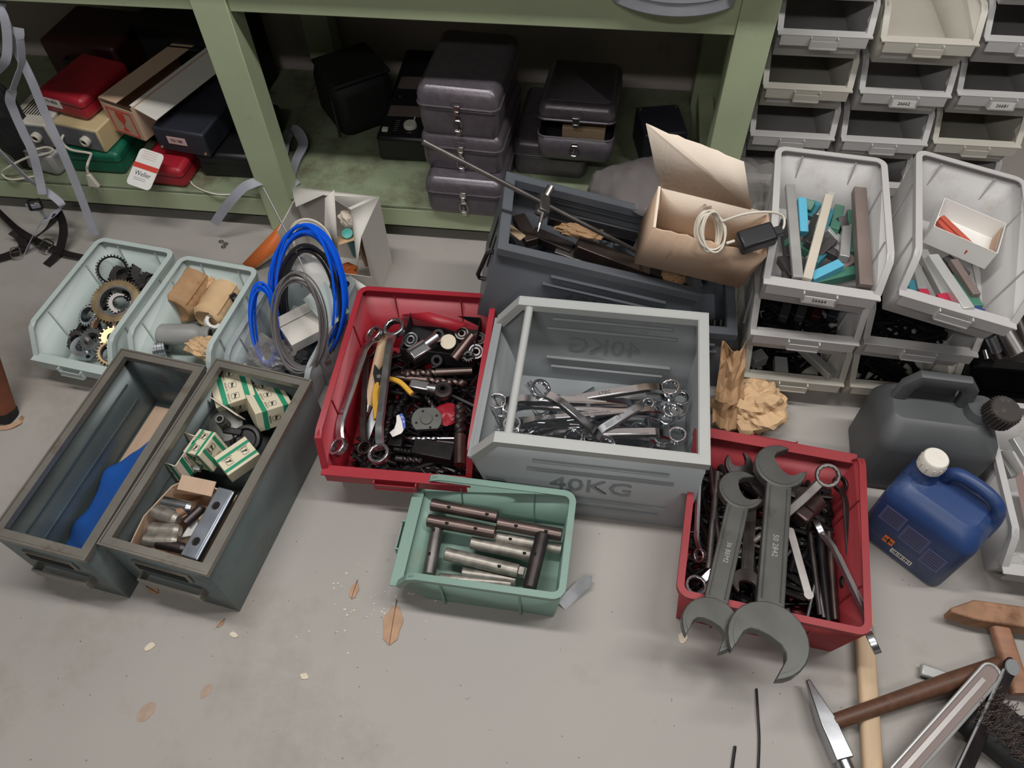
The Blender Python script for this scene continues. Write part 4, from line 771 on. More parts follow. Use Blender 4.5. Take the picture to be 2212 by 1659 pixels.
def drill(label, p, q, r, mt='dark_steel', shank=.45, mt2=None, group='twist drills', up=(0, 0, 1)):
    F = frame(p, q, up); L = (V(q)-V(p)).length; t = thing('twist_drill', label, 'drill', F, group)
    obj('shank', M().cyl((0, 0, 0), (L*shank, 0, 0), r, n=14), mt2 or mt, t)
    n = 26; rows = []
    for i in range(n+1):
        x = L*(shank+(1-shank)*i/n*.96); k = 1 if i < n-2 else (.7 if i < n else .2); row = []
        for j in range(12):
            a = 2*PI*j/12; rr = r*k*(1 if j % 6 in (0, 1, 2) else (.62 if j % 6 == 4 else .78)); b = a+i*.42; row.append((x, rr*math.cos(b), rr*math.sin(b)))
        rows.append(row+[row[0]])
    obj('flutes', M().grid(rows), mt, t, ang=50); return t
def rod(name, label, p, q, r, mt, cat='rod', group=None, n=16, bev=.1):
    F = frame(p, q); L = (V(q)-V(p)).length; return single(name, M().lathe([(0, 0), (r*(1-bev), 0), (r, r*bev), (r, L-r*bev), (r*(1-bev), L), (0, L)], n, Matrix.Rotation(R(90), 4, 'Y')), mt, label, cat, F, group)
def pile(parent, name, rect, z0, z1, n, seed, mt='fill_dark', lr=(.05, .12), rr=(.003, .007)):
    """uncountable bed of small scrap on a bin floor, one part"""
    rnd = random.Random(seed); m = M()
    for i in range(n):
        x, y, z = rnd.uniform(rect[0], rect[2]), rnd.uniform(rect[1], rect[3]), rnd.uniform(z0, z1); a = rnd.uniform(0, PI); L = rnd.uniform(*lr)/2; r = rnd.uniform(*rr)
        dx, dy = L*math.cos(a), L*math.sin(a); cl = lambda v, lo, hi: max(lo, min(hi, v))
        m.cyl((cl(x-dx, rect[0], rect[2]), cl(y-dy, rect[1], rect[3]), z), (cl(x+dx, rect[0], rect[2]), cl(y+dy, rect[1], rect[3]), z+rnd.uniform(-.008, .008)), r, n=7)
    o = obj(name, m, mt); o['kind'] = 'stuff'; return o
# ------------------------------------------------------------------ bright red bin
T1 = red1.matrix_world
def stuffpile(T, rect, z0, z1, n, seed, label, mt='fill_dark', **k):
    o = pile(None, 'scrap_metal', rect, z0, z1, n, seed, mt, **k); o.matrix_world = T; o['label'] = label; o['category'] = 'scrap'; return o
stuffpile(T1, (-.128, -.19, .128, .19), .008, .04, 280, 3, 'bed of dark small drills and scrap on the floor of the bright red bin', mt='gun_black')
ring_spanner('long ring spanner leaning along the left wall of the red bin', P(809, 722, .13), P(731, 966, .125), .0235, 'satin_steel', (-.6, 0, 1), w=.021)
ring_spanner('long bright ring spanner, second from the left in the red bin', P(852, 709, .14), P(819, 981, .125), .0255, 'satin_steel', (-.2, 0, 1), w=.02)
ring_spanner('dark ring spanner with brassy ring between the two bright ones', P(797, 760, .09), P(788, 968, .075), .019, 'dark_steel', (-.3, 0, 1), w=.016)
t = thing('awl', 'pale wooden-handled awl between the ring spanners', 'handle', frame(P(831, 720, .11), P(786, 915, .08))); obj('handle', M().lathe([(0, 0), (.009, .001), (.012, .02), (.0115, .16), (.009, .195), (0, .2)], 16, Matrix.Rotation(R(90), 4, 'Y')), 'wood_pale', t); obj('ferrule', M().cyl((.195, 0, 0), (.212, 0, 0), .0085, .007), 'satin_steel', t)
t = thing('pliers', 'black-jawed pliers with yellow grips in the red bin', 'pliers', frame(P(820, 792, .115), P(818, 905, .1)))
obj('jaw', M().prism([(-.005, -.011), (.02, -.014), (.052, -.008), (.052, .008), (.02, .013), (-.003, .009), (.012, .0)], -.006, .006), 'gun_black', t, bevel=.001); obj('rivet', M().lathe([(0, .006), (.006, .006), (.005, .008), (0, .008)], 14), 'dull_steel', t, TR((.03, 0, 0)))
obj('grip', M().tube(curve([(.045, -.003, 0), (.07, -.008, 0), (.1, -.007, 0), (.135, -.004, 0)], 4), .0075, 8), 'yellow_grip', t); obj('grip', M().tube(curve([(.035, .008, .004), (.042, .028, .012), (.055, .05, .016), (.085, .075, .014)], 4), [.003]*3+[.006]*10, 8), 'yellow_grip', t)
t = thing('open_tray', 'black open card tray of sockets at the back right of the red bin', 'tray', TR(P(956, 745, .085), -1)); tw, tl = .168, .115
c = M().box((0, 0, -.0), (tw, tl, .002)); [c.box((s*tw/2, 0, .022), (.002, tl, .044)) for s in (-1, 1)]; [c.box((0, s*tl/2, .022), (tw, .002, .044)) for s in (-1, 1)]; obj('body', c, 'black_matte', t)
item('dark red card flap behind the black tray', 'card_flap', M().add([P(868, 681, .12), P(897, 664, .135), P(1006, 700, .135), P(984, 716, .12)], [(0, 1, 2, 3)]), 'red_plastic', None, 'card', solid=.002)
t = thing('clevis', 'grey steel clevis block with round stub in the black tray', 'clevis', TR(P(905, 760, .12), 46, 10)); obj('block', M().box((0, 0, 0), (.05, .034, .03)), 'satin_steel', t, bevel=.004); obj('slot', M().box((.0, .006, .0152), (.052, .005, .001)), 'dark_steel', t); obj('hole', M().lathe([(0, .0), (.006, .0)], 16), 'hole', t, TR((-.013, -.0172, 0), 0, 90)); obj('stub', M().cyl((.022, .004, .004), (.056, .004, .01), .0125, n=20), 'satin_steel', t)
t = thing('knurled_socket', 'round knurled silver cap in the black tray', 'cap', TR(P(968, 738, .12), 0, 20)); obj('rim', M().prism(gear_poly(.019, 30, .0012), -.015, 0), 'dull_steel', t, ang=20); obj('top', M().lathe([(0, .001), (.014, .001), (.018, 0)], 24), 'chip', t)
rod('steel_pin', 'dark round steel pin leaning in the black tray', P(1021, 724, .14), P(980, 776, .12), .0115, 'burnished', 'pin')
def bearing(label, c, r, mt='satin_steel', tilt=(15, 0)):
    t = thing('bearing', label, 'bearing', TR(c, tilt[1], tilt[0]), 'ball bearings'); obj('outer_race', M().ring(circ(r, 28), circ(r*.8, 28), -.006, .006), mt, t, ang=30); obj('inner_race', M().ring(circ(r*.58, 24), circ(r*.38, 24), -.006, .006), mt, t, ang=30); obj('cage', M().ring(circ(r*.8, 24), circ(r*.58, 24), -.003, .003), 'gun_black', t); return t
bearing('bearing at the back of the black tray', P(998, 722, .105), .016, 'dull_steel'); bearing('bearing in the right corner of the black tray', P(1028, 760, .115), .017, tilt=(30, 20)); bearing('bearing at the left end of the black tray', P(889, 735, .115), .018, tilt=(25, -30)); bearing('bearing at the back right corner of the black tray', P(1036, 733, .1), .016, 'dark_steel')
item('dark bush between the knurled cap and the clevis', 'bush', M().ring(circ(.014, 22), circ(.008, 22), -.01, .01), 'gun_black', TR(P(948, 725, .11), 0, 30), 'bush')
item('black bush at the front of the black tray', 'bush', M().ring(circ(.013, 22), circ(.007, 22), -.01, .01), 'gun_black', TR(P(945, 778, .11), 0, 40), 'bush')
item('black toothed bush at the right of the black tray', 'bush', M().ring(gear_poly(.015, 14, .003), circ(.007, 56), -.01, .01), 'gun_black', TR(P(1012, 772, .115), 0, 20), 'bush')
drill('thick taper-shank drill in front of the black tray', P(1020, 801, .1), P(862, 808, .1), .0095, 'burnished', .5, 'burnished')
drill('fluted drill crossing in front of the black tray', P(858, 816, .09), P(1013, 828, .09), .009, 'burnished', .42)
t = thing('eye_bolt', 'bright square-shanked eye end with black ring', 'eye bolt', frame(P(895, 833, .1), P(958, 845, .095))); obj('shank', M().box((.012, 0, 0), (.045, .024, .02)), 'satin_steel', t, bevel=.003); obj('neck', M().cyl((.03, 0, 0), (.05, 0, 0), .011, .014), 'satin_steel', t); obj('eye', M().ring(circ(.022, 28), circ(.009, 28), -.009, .009), 'dark_steel', t, Matrix.Translation((.066, 0, 0)), bevel=.003, ang=30); obj('bush', M().ring(circ(.012, 24), circ(.006, 24), -.0105, .0105), 'gun_black', t, Matrix.Translation((.066, 0, 0)))
t = thing('flanged_disc', 'grey round drilled flange with centre boss', 'flange', TR(P(922, 908, .085), 10, 6)); fp = [(x, max(-.024, min(.03, y))) for x, y in circ(.034, 40)]; obj('disc', M().prism(fp, -.005, .005), 'forged_grey', t, bevel=.001); obj('boss', M().lathe([(0, .0075), (.0125, .0075), (.0135, .006), (.0135, .005)], 24), 'forged_grey', t)
for a in (20, 110, 200, 290): obj('hole', M().lathe([(0, .0054), (.0028, .0054)], 12), 'hole', t, TR((.024*math.cos(R(a)), .022*math.sin(R(a)), 0)))
t = thing('paper_label', 'torn white sticker with blue printed arc', 'label', TR(P(862, 918, .095), 25, 5)); obj('paper', M().prism([(-.02, -.025), (.0, -.022), (.012, -.01), (.016, .01), (.013, .026), (.0, .024), (-.004, .008), (-.012, -.006), (-.024, -.012)], 0, .0008), 'white_paper', t); obj('blue_band', M().prism([(.006, -.016), (.012, -.01), (.016, .01), (.013, .026), (.006, .025), (.008, .008)], .0009, .0013), 'blue_print', t); text('lettering', 'N', .008, 'white_paper', t, TR((.0105, .016, .0014), -20), ext=.0001); text('lettering', 'A', .008, 'white_paper', t, TR((.0115, .004, .0014), 0), ext=.0001)
drill('thin bright drill lying in front of the flange', P(985, 947, .075), P(875, 947, .075), .004, 'satin_steel', .3)
drill('dark drill just below the thin bright one', P(985, 958, .065), P(870, 946, .065), .006, 'dark_steel', .35)
drill('large dark drill upright along the right wall of the red bin', P(993, 1005, .08), P(995, 868, .09), .0135, 'dark_steel', .45, 'burnished')
drill('dark drill pointing at the flange from the eye bolt', P(912, 840, .07), P(942, 888, .07), .0065, 'dark_steel', .2)
drill('black drill left of the blue sticker', P(880, 850, .06), P(850, 905, .06), .009, 'gun_black', .25)
drill('black drill beside the left ring spanner feet', P(845, 880, .06), P(833, 960, .055), .008, 'gun_black', .3)
drill('short black drill near the front lip, beside the block', P(852, 970, .06), P(895, 978, .06), .007, 'gun_black', .3)
drill('short black drill nearest the front lip', P(855, 990, .055), P(915, 995, .055), .007, 'dark_steel', .25)
item('dark square steel block by the front lip of the red bin', 'steel_block', M().box((0, 0, 0), (.09, .04, .03)), 'gun_black', TR(P(936, 976, .06), -4, 0, 3), 'block', bevel=.002)
item('dark steel block left of the larger one', 'steel_block', M().box((0, 0, 0), (.03, .03, .03)), 'gun_black', TR(P(856, 958, .06), 4), 'block', bevel=.002)
item('grey scraper blade between the ring spanners', 'blade', M().box((0, 0, 0), (.018, .09, .002)), 'satin_steel', TR(P(803, 910, .075), -8, 10), 'blade')
item('dark red cloth scrap beside the flange', 'cloth', blob((.03, .03, .008), 41, 12, 6, .2), 'red_plastic', TR(P(965, 895, .07), 10), 'cloth', flat=True)
# ------------------------------------------------------------------ chrome spanners in the 40KG box
stuffpile(kg.matrix_world, (-.15, -.16, .18, .16), .008, .05, 26, 9, 'bed of smaller chrome spanners at the bottom of the 40KG box', mt='satin_steel', lr=(.12, .2), rr=(.004, .007))
K = 'chrome ring spanners'
ring_spanner('chrome ring spanner crossing the others diagonally, ring by the cross rod', P(1167, 841, .2), P(1310, 962, .13), 0.0216, 'chrome', group=K, w=.023)
ring_spanner('chrome ring spanner with its ring in the left corner of the 40KG box', P(1074, 868, .15), P(1395, 880, .13), 0.0216, 'chrome', group=K, w=.023)
ring_spanner('chrome ring spanner second in the left corner of the 40KG box', P(1100, 878, .14), P(1440, 905, .12), 0.0204, 'chrome', group=K, w=.023)
ring_spanner('long chrome spanner with lettering, ring beside the cross rod foot', P(1106, 917, .13), P(1449, 888, .14), .02, 'chrome', group=K, mark='CHROME VANADIUM')
ring_spanner('chrome spanner at the back with its ring highest on the right', P(1172, 882, .12), P(1448, 838, .17), 0.0228, 'chrome', group=K, w=.023, mark='LTEC')
ring_spanner('chrome spanner with its ring against the right wall', P(1135, 925, .1), P(1462, 887, .12), 0.0216, 'chrome', group=K, w=.023)
ring_spanner('lowest chrome spanner with ring in the right front corner', P(1240, 945, .11), P(1463, 941, .13), 0.0216, 'chrome', group=K, w=.023)
ring_spanner('chrome spanner lying along the near wall of the 40KG box', P(1150, 940, .09), P(1430, 948, .1), 0.0204, 'chrome', group=K, w=.023)
ring_spanner('short dark spanner slanting up to the right among the chrome ones', P(1275, 948, .12), P(1400, 872, .15), 0.0144, 'satin_steel', group=K, w=.023, mark='17')
ring_spanner('chrome spanner under the others beside the cross rod', P(1080, 915, .1), P(1380, 930, .1), 0.0216, 'chrome', group=K, w=.023)
ring_spanner('chrome spanner at the very back of the heap', P(1200, 870, .09), P(1470, 862, .11), 0.0204, 'chrome', group=K, w=.023)
# ------------------------------------------------------------------ short bars in the mint bin
def drilled_rod(label, u0, v0, u1, v1, z, r, mt, holes=(.25, .75), tip=0):
    F = frame(P(u0, v0, z), P(u1, v1, z)); L = (P(u0, v0, z)-P(u1, v1, z)).length; t = thing('drilled_rod', label, 'rod', F, 'drilled steel rods')
    obj('shaft', M().lathe([(0, 0), (r*.9, 0), (r, r*.1), (r, L-r*.1), (r*.9, L), (0, L)], 24, Matrix.Rotation(R(90), 4, 'Y')), mt, t)
    hd = F.to_3x3().inverted()@(CAM-F.translation).normalized()
    for h in holes: obj('hole', M().lathe([(0, .0002), (r*.3, .0002), (r*.3, -.002)], 14), 'hole', t, Matrix.Translation((L*h, -r*.25, r*.97)))
    if tip: obj('square_tang', M().box((L+tip/2, 0, 0), (tip, r*1.25, r*1.25)), mt, t, bevel=.001)
    return t
R_ = .0125
drilled_rod('dark drilled rod along the back wall of the mint bin', 932, 1090, 1075, 1117, .06, .0135, 'burnished', (.28, .85))
drilled_rod('dark drilled rod second from the back of the mint bin', 924, 1124, 1070, 1151, .06, .0135, 'burnished', (.3, .72))
drilled_rod('dark rod lying at the back right of the mint bin', 1074, 1130, 1214, 1156, .06, .0135, 'burnished', (.3, .76))
drilled_rod('grey rod half under the back right rod', 1072, 1160, 1160, 1176, .035, .0125, 'pin_steel', (.36,))
drilled_rod('grey rod standing crosswise at the mouth of the mint bin', 944, 1143, 926, 1243, .05, .0135, 'dull_steel', (.08, .6))
drilled_rod('grey rod in the middle of the mint bin', 1017, 1172, 1147, 1199, .035, .013, 'pin_steel', (.9,))
drilled_rod('grey rod with square tang, long one in the middle', 962, 1196, 1120, 1234, .045, .0135, 'pin_steel', (.75,), .012)
drilled_rod('grey rod near the front wall, under the long one', 998, 1238, 1115, 1254, .025, .0125, 'pin_steel', ())
drilled_rod('thin grey rod lying lowest by the front wall', 948, 1250, 1105, 1262, .022, .0115, 'pin_steel', (.25,))
drilled_rod('dark rod standing crosswise over the others at the right', 1172, 1155, 1143, 1272, .07, .014, 'dark_steel', (.42,))
drilled_rod('short grey rod end showing against the right wall', 1180, 1181, 1213, 1187, .035, .011, 'pin_steel', ())
item('grey steel tag leaning on the outside of the mint bin', 'steel_tag', M().prism([(-.012, -.04), (.012, -.04), (.014, .03), (.002, .045), (-.012, .03)], 0, .0015), 'satin_steel', frame(P(1212, 1308, .004), P(1285, 1235, .03), (.5, 0, 1))@Matrix.Translation((.04, 0, 0))@Matrix.Rotation(R(-90), 4, 'Z'), 'tag')
# ------------------------------------------------------------------ faded red bin
stuffpile(red2.matrix_world, (-.14, -.165, .14, .165), .008, .045, 240, 5, 'bed of dark tools and bits on the floor of the faded red bin', mt='gun_black', lr=(.06, .16), rr=(.003, .008))
open_spanner('huge grey open-ended spanner hanging farthest out of the red bin', P(1684, 1012, .165), P(1657, 1385, .19), .05, .068, 'forged_grey', (0, 0, 1), a1=128, a2=-22, th=.02, w=.048, mark='50 2842')
open_spanner('big grey open-ended spanner, left of the huge one', P(1600, 1062, .15), P(1534, 1352, .175), .044, .05, 'forged_grey', (0, 0, 1), a1=118, a2=-10, th=.018, w=.042, mark='36 BEM2')
open_spanner('dark open-ended spanner behind the big ones', P(1596, 1005, .13), P(1700, 1120, .09), .03, .026, 'dark_steel', a1=150, a2=15)
open_spanner('dark open-ended spanner with jaw between the big ones', P(1612, 1258, .09), P(1622, 1080, .06), .028, .024, 'dull_steel', a1=190, a2=10)
open_spanner('dark open-ended spanner at the back wall of the faded bin', P(1622, 1030, .09), P(1740, 1075, .08), .026, .024, 'dark_steel', a1=120, a2=20)
ring_spanner('dull deep ring spanner in the back right corner of the red bin', P(1788, 1027, .155), P(1640, 1160, .06), .024, 'dull_steel', (.5, .2, .9), off=.3, w=.02)
ring_spanner('cranked chrome ring spanner hanging over the near right corner', P(1772, 1145, .1), P(1886, 1388, .15), .021, 'satin_steel', (.9, 0, .5), off=.3, w=.026)
ring_spanner('ring spanner with its ring in the near left corner of the faded bin', P(1503, 1266, .08), P(1600, 1190, .07), .021, 'satin_steel', (0, 0, 1))
ring_spanner('pale chrome spanner upright along the left wall of the faded bin', P(1520, 1005, .16), P(1512, 1200, .07), .016, 'satin_steel', (-.8, 0, .6))
ring_spanner('dark spanner leaning along the right wall of the faded bin', P(1815, 1045, .1), P(1830, 1260, .06), .017, 'dark_steel', (.4, 0, 1))
t = thing('hand_file', 'flat dark steel key bar slanting right of the huge spanner', 'bar', frame(P(1705, 1140, .1), P(1747, 1290, .09))); L = (P(1705, 1140, .1)-P(1747, 1290, .09)).length; obj('blade', M().prism(rrect(L, .016, .007), -.003, .003), 'dull_steel', t, TR((L/2, 0, 0)), bevel=.001); obj('rounded_end', M().prism(circ(.009, 16), -.004, .004), 'dull_steel', t, TR((L-.004, 0, 0)))
t = thing('tool_holder', 'square-headed dark steel holder behind the huge spanner', 'holder', frame(P(1735, 1115, .1), P(1775, 1075, .09))); obj('head', M().box((0, 0, 0), (.03, .03, .026)), 'burnished', t, bevel=.004); obj('body', M().cyl((.014, 0, 0), (.055, 0, 0), .017, n=20), 'burnished', t)
rod('rod', 'thin grey bar crossing under the huge spanner', P(1594, 1196, .07), P(1690, 1120, .08), .006, 'pin_steel')
for i, (a, b, r, mt) in enumerate([((1750, 1150), (1772, 1330), .006, 'dark_steel'), ((1768, 1130), (1790, 1345), .008, 'gun_black'), ((1790, 1150), (1805, 1340), .007, 'burnished'), ((1742, 1340), (1765, 1240), .0035, 'satin_steel'), ((1780, 1335), (1765, 1250), .004, 'satin_steel'), ((1535, 1010), (1560, 1230), .006, 'dark_steel'), ((1550, 1020), (1530, 1230), .007, 'dull_steel'), ((1640, 1330), (1615, 1140), .008, 'gun_black')]):
    rod('rod', ['dark rod right of the flat key bar', 'thick black rod in the right half of the faded bin', 'brown rod by the right wall of the faded bin', 'thin bright wire rod near the front wall', 'bright pointed pin near the front wall', 'dark rod standing left of the big spanner', 'grey rod crossing at the left of the big spanner', 'black rod between the two big spanners'][i], P(*a, .06), P(*b, .055), r, mt, 'rod', 'rods in the faded red bin')
# ------------------------------------------------------------------ dark steel box contents
DK = dk.matrix_world
stuffpile(DK, (-.2, -.1, .2, .1), .008, .05, 70, 15, 'bed of dark bars and scrap at the bottom of the slanted box', mt='gun_black', lr=(.1, .2), rr=(.005, .01))
def sqbar(label, p, q, w, h, mt, name='steel_bar', cat='bar', group=None, bev=.0015, up=(0, 0, 1)):
    L = (V(q)-V(p)).length; return single(name, M().box((L/2, 0, 0), (L, w, h)), mt, label, cat, frame(p, q, up), group, bevel=bev)
G = 'dark bars in the slanted box'
for i, (a, za, b, zb, w, h, mt) in enumerate([((1245, 530), .305, (1400, 590), .25, .036, .03, 'burnished'), ((1150, 505), .3, (1235, 540), .28, .03, .02, 'dark_steel'), ((1290, 590), .29, (1372, 612), .26, .026, .02, 'bit_brown'), ((1185, 470), .3, (1370, 520), .24, .028, .022, 'gun_black'), ((1120, 470), .31, (1150, 525), .31, .03, .02, 'burnished'), ((1200, 540), .28, (1260, 560), .27, .03, .016, 'dull_steel'), ((1330, 555), .28, (1480, 620), .22, .03, .02, 'gun_black'), ((1090, 485), .33, (1130, 515), .32, .02, .004, 'wood_pale')]):
    sqbar(['thick brown-black square bar in the middle of the slanted box', 'dark square bar at the left of the slanted box', 'short brown bar near the front wall of the slanted box', 'black bar along the back wall of the slanted box', 'dark bar standing across the left end of the slanted box', 'grey flat piece left of the thick bar', 'black bar running under the brown carton', 'thin pale wooden strip in the left corner of the slanted box'][i], P(*a, za), P(*b, zb), w, h, mt, group=G)
crumple('crumpled_paper', 'crumpled oily brown paper in the slanted box', P(1255, 500, .29), (.06, .02, .016), 51, 'kraft_oily', -12)
crumple('crumpled_paper', 'scrap of brown paper at the right end of the slanted box', P(1445, 600, .24), (.04, .02, .016), 52, 'kraft_oily', 0)
rod('brush', 'dark round bush in the right corner of the slanted box', P(1455, 620, .22), P(1490, 600, .22), .018, 'bit_brown', 'bush')
drill('small drill standing by the front wall under the carton', P(1384, 560, .3), P(1384, 590, .28), .003, 'dark_steel', .3)
# scribing gauge: long rod with clamp
a, b = P(915, 306, .575), P(1385, 548, .29); F = frame(a, b); L = (b-a).length; t = thing('scribing_gauge', 'long steel rod with sliding clamp lying across the slanted box', 'gauge', F)
obj('rod', M().cyl((0, 0, 0), (L, 0, 0), .0052, n=12), 'dull_steel', t); obj('rod_end', M().cyl((-.002, 0, 0), (.004, 0, 0), .0062, n=12), 'dull_steel', t)
x = L*.52; obj('clamp', M().box((x, -.002, -.004), (.024, .052, .022)), 'dull_steel', t, bevel=.002)
obj('screw', M().cyl((x+.002, .02, .004), (x+.006, .04, .016), .008, .0085, n=14), 'nickel', t); obj('scriber', M().cyl((x, -.02, 0), (x, -.05, -.012), .0042, n=10), 'dull_steel', t); obj('point', M().cyl((x, -.05, -.012), (x, -.068, -.019), .0042, .0005, n=10), 'nickel', t); obj('knob', M().cyl((x-.014, -.026, -.006), (x-.004, -.026, -.006), .007, n=14), 'dull_steel', t)
# brown carton with the torn flap
fl, fr_, bl = P(1372, 568, .35), P(1597, 621, .305), P(1344, 476, .378); H = .128
ex = (fr_-fl); L = ex.length; ex.normalize(); ey = bl-fl; ey = ey-ex*ey.dot(ex); D = max(.1, ey.length); ey.normalize(); ez = ex.cross(ey)
Tm = Matrix((ex, ey, ez)).transposed().to_4x4(); Tm.translation = fl
t = thing('carton', 'brown corrugated carton with a tall torn flap, on the slanted box', 'carton', Tm); sk = V((0, 0, H))
def cq(pts, name='wall', mt='cardboard', s=.004): return obj(name, M().add(pts, [tuple(range(len(pts)))]), mt, t, solid=s)
o0, ox, oy, oz = V((0, 0, 0)), V((L, 0, 0)), V((0, D, 0)), V(sk)
cq([o0, ox, ox+oy, oy], 'base'); 
n = 14; rnd = random.Random(3)
def ragged(p, q, up, k, amp=.004): return [p.lerp(q, i/k)+up*rnd.uniform(-amp, amp)/H for i in range(k+1)]
cq([o0, ox]+ragged(ox+oz*.98, oz, oz, n)); cq([o0, oz, oz+oy, oy]); cq([ox, ox+oy]+ragged(ox+oy+oz, ox+oz, oz, 6)); cq([oy, oy+oz, ox+oy+oz, ox+oy], 'wall', 'cardboard_pale')
fb, fc = Tm.inverted()@P(1395, 268, .60), Tm.inverted()@P(1607, 350, .585)
ft = ragged(fb, fb.lerp(fc, .82), oz, 10, .003)
cq([oy+oz]+ft+[fc, ox*.84+oy+oz], 'flap', 'cardboard_pale', .003)
obj('torn_edge', M().tube([oz+V((0, .001, .0)), oz+oy], .003, 6), 'cardboard_pale', t)
coil('cable_coil', 'hank of thin white cable in the brown carton', P(1535, 500, .46), V((.024, .01, .0)), V((-.008, .022, .03)), 9, .0022, 'white_cable', 8, .014)
t = thing('power_adapter', 'black mains adapter with white lead in the brown carton', 'adapter', frame(P(1590, 528, .47), P(1665, 505, .48), (0, -.3, 1))); obj('body', M().box((.04, 0, 0), (.07, .04, .03)), 'black_plastic', t, bevel=.005); obj('plug_pin', M().cyl((.0, .008, 0), (-.016, .008, .0), .003, n=8), 'white_cable', t); obj('nose', M().box((.082, 0, 0), (.02, .018, .014)), 'black_plastic', t, bevel=.002)
single('cable', M().tube(curve([P(1560, 478, .48), P(1610, 462, .5), P(1660, 458, .5), P(1690, 466, .485), P(1694, 486, .475), P(1684, 502, .47), P(1670, 505, .478)], 6), .0024), 'white_cable', 'white lead looping from the carton over the grey bin rim', 'cable')
# film sheets behind the carton
def sheet(label, top, bot, seed, mt, amp=.012, nx=26, ny=12):
    tp, bt = curve(top, nx//(len(top)-1)), curve(bot, nx//(len(bot)-1)); rows = []
    for k in range(ny+1):
        rows.append([a.lerp(b, k/ny)+V((0, 0, amp*(noise.turbulence((a.lerp(b, k/ny)+V((seed, 0, 0)))*22, 3, True)-.5)+.05*math.sin(PI*k/ny))) for a, b in zip(tp, bt)])
    return single('film_bag', M().grid(rows), mt, label, 'bag', None, None, solid=.0008, ang=50)
sheet('dusty clear plastic bag behind the slanted box', [P(1300, 395, .2), P(1370, 350, .22), P(1420, 335, .24), P(1520, 330, .26)], [P(1268, 412, .26), P(1330, 440, .3), P(1400, 470, .31), P(1480, 500, .3)], 1, 'grey_film')
sheet('crinkled clear plastic bag between carton flap and grey bin', [P(1575, 330, .25), P(1610, 335, .25), P(1640, 342, .25), P(1666, 352, .25)], [P(1590, 480, .3), P(1615, 480, .3), P(1640, 470, .3), P(1655, 455, .3)], 2, 'clear_film', .02)
# dark gaps: items in the box behind
for i in range(3): rod('rod', ['dark rod in the box behind the 40KG box, left', 'dark rod in the box behind the 40KG box, middle', 'dark rod in the box behind the 40KG box, right'][i], P(1525+14*i, 735, .06), P(1530+14*i, 690, .1), .006, 'dull_steel', 'rod', 'rods behind the 40KG box')
# kraft bag on the floor
t = thing('paper_bag', 'crumpled brown kraft paper bag on the floor behind the faded red bin', 'bag', TR(P(1612, 900, .0), 10))
def crumpled(r, seed, n=30, m=14, amp=.12, mt='kraft'): return blob(r, seed, n, m, amp)
obj('body', crumb((.088, .07, .06), 71, 44, 22, .45, 1.8), 'kraft', t, TR((0, 0, .045)), flat=True)
rows = []
for i in range(11):
    f = i/10
    rows.append([P(1538+22*f+(66-16*f)*j/8, 900-165*f, .05+.14*f)+V((0, .035*(noise.turbulence(V((j*.5, i*.35, 3)), 3, True)-.5)-.02*math.sin(PI*j/8), .012*noise.noise(V((j*.6, i*.5, 1))))) for j in range(9)])
ti = t.matrix_world.inverted(); obj('twisted_neck', M().grid([[ti@p for p in r] for r in rows]), 'kraft_oily', t, solid=.0015, flat=True)
# ------------------------------------------------------------------ sticks in the top grey bins
def stick(label, a, b, za, zb, w, h, mt, group): return sqbar(label, P(*a, za), P(*b, zb), w, h, mt, 'tool_bit', 'tool bit', group)
GA = 'tool bits in the left grey bin'
stick('grey flat bar along the left wall of the tool-bit bin', (1706, 402), (1723, 602), .40, .385, .02, .012, 'bit_grey', GA)
stick('beige square stick slanting across the tool-bit bin', (1790, 425), (1742, 606), .41, .385, .018, .016, 'stick_beige', GA)
stick('bright steel-tipped end of the beige stick', (1796, 418), (1770, 490), .405, .395, .016, .012, 'bit_white', GA)
stick('bright blue stick beside the grey flat bar', (1731, 432), (1735, 505), .385, .37, .018, .018, 'bit_blue', GA)
stick('bright blue stick near the front lip', (1750, 603), (1815, 572), .37, .375, .02, .018, 'bit_blue', GA)
stick('dark green stick along the front lip', (1745, 612), (1848, 588), .355, .355, .022, .02, 'bit_green', GA)
stick('tall brown bar along the right wall of the tool-bit bin', (1855, 412), (1868, 622), .395, .385, .026, .022, 'bit_brown', GA)
BL = [('teal stick at the back of the tool-bit bin', (1745, 470), (1765, 440), 'bit_teal'), ('green stick at the back left of the tool-bit bin', (1742, 455), (1752, 435), 'bit_green'), ('green stick right of the beige one', (1800, 500), (1812, 450), 'bit_green'), ('dark stick left of the beige one', (1735, 540), (1765, 470), 'bit_dark'), ('dark block in the middle of the tool-bit bin', (1755, 560), (1800, 520), 'bit_dark'), ('white-tipped stick right of centre', (1785, 495), (1812, 525), 'bit_white'), ('green stick with red tip in the middle', (1785, 480), (1805, 490), 'bit_green'), ('dark stick at the left front of the bin', (1688, 560), (1715, 600), 'bit_dark'), ('teal stick under the beige one near the front', (1755, 570), (1780, 545), 'bit_teal'), ('green stick beside the tall brown bar', (1838, 460), (1845, 550), 'bit_green'), ('grey stick beside the tall brown bar', (1828, 490), (1822, 560), 'bit_grey'), ('dark stick lying low at the back wall', (1815, 470), (1830, 520), 'bit_dark'), ('dark blue stick at the left wall', (1695, 480), (1705, 560), 'bit_dark'), ('teal stick in the centre', (1775, 500), (1790, 455), 'bit_teal'), ('dark stick crossing low in the centre', (1740, 520), (1840, 570), 'bit_dark'), ('brown stick near the front right', (1800, 590), (1845, 560), 'bit_brown'), ('dark stick in the left front corner', (1690, 600), (1740, 590), 'bit_dark'), ('green stick lying low on the left', (1700, 520), (1745, 545), 'bit_green'), ('grey stick under the blue one', (1760, 535), (1830, 545), 'bit_grey')]
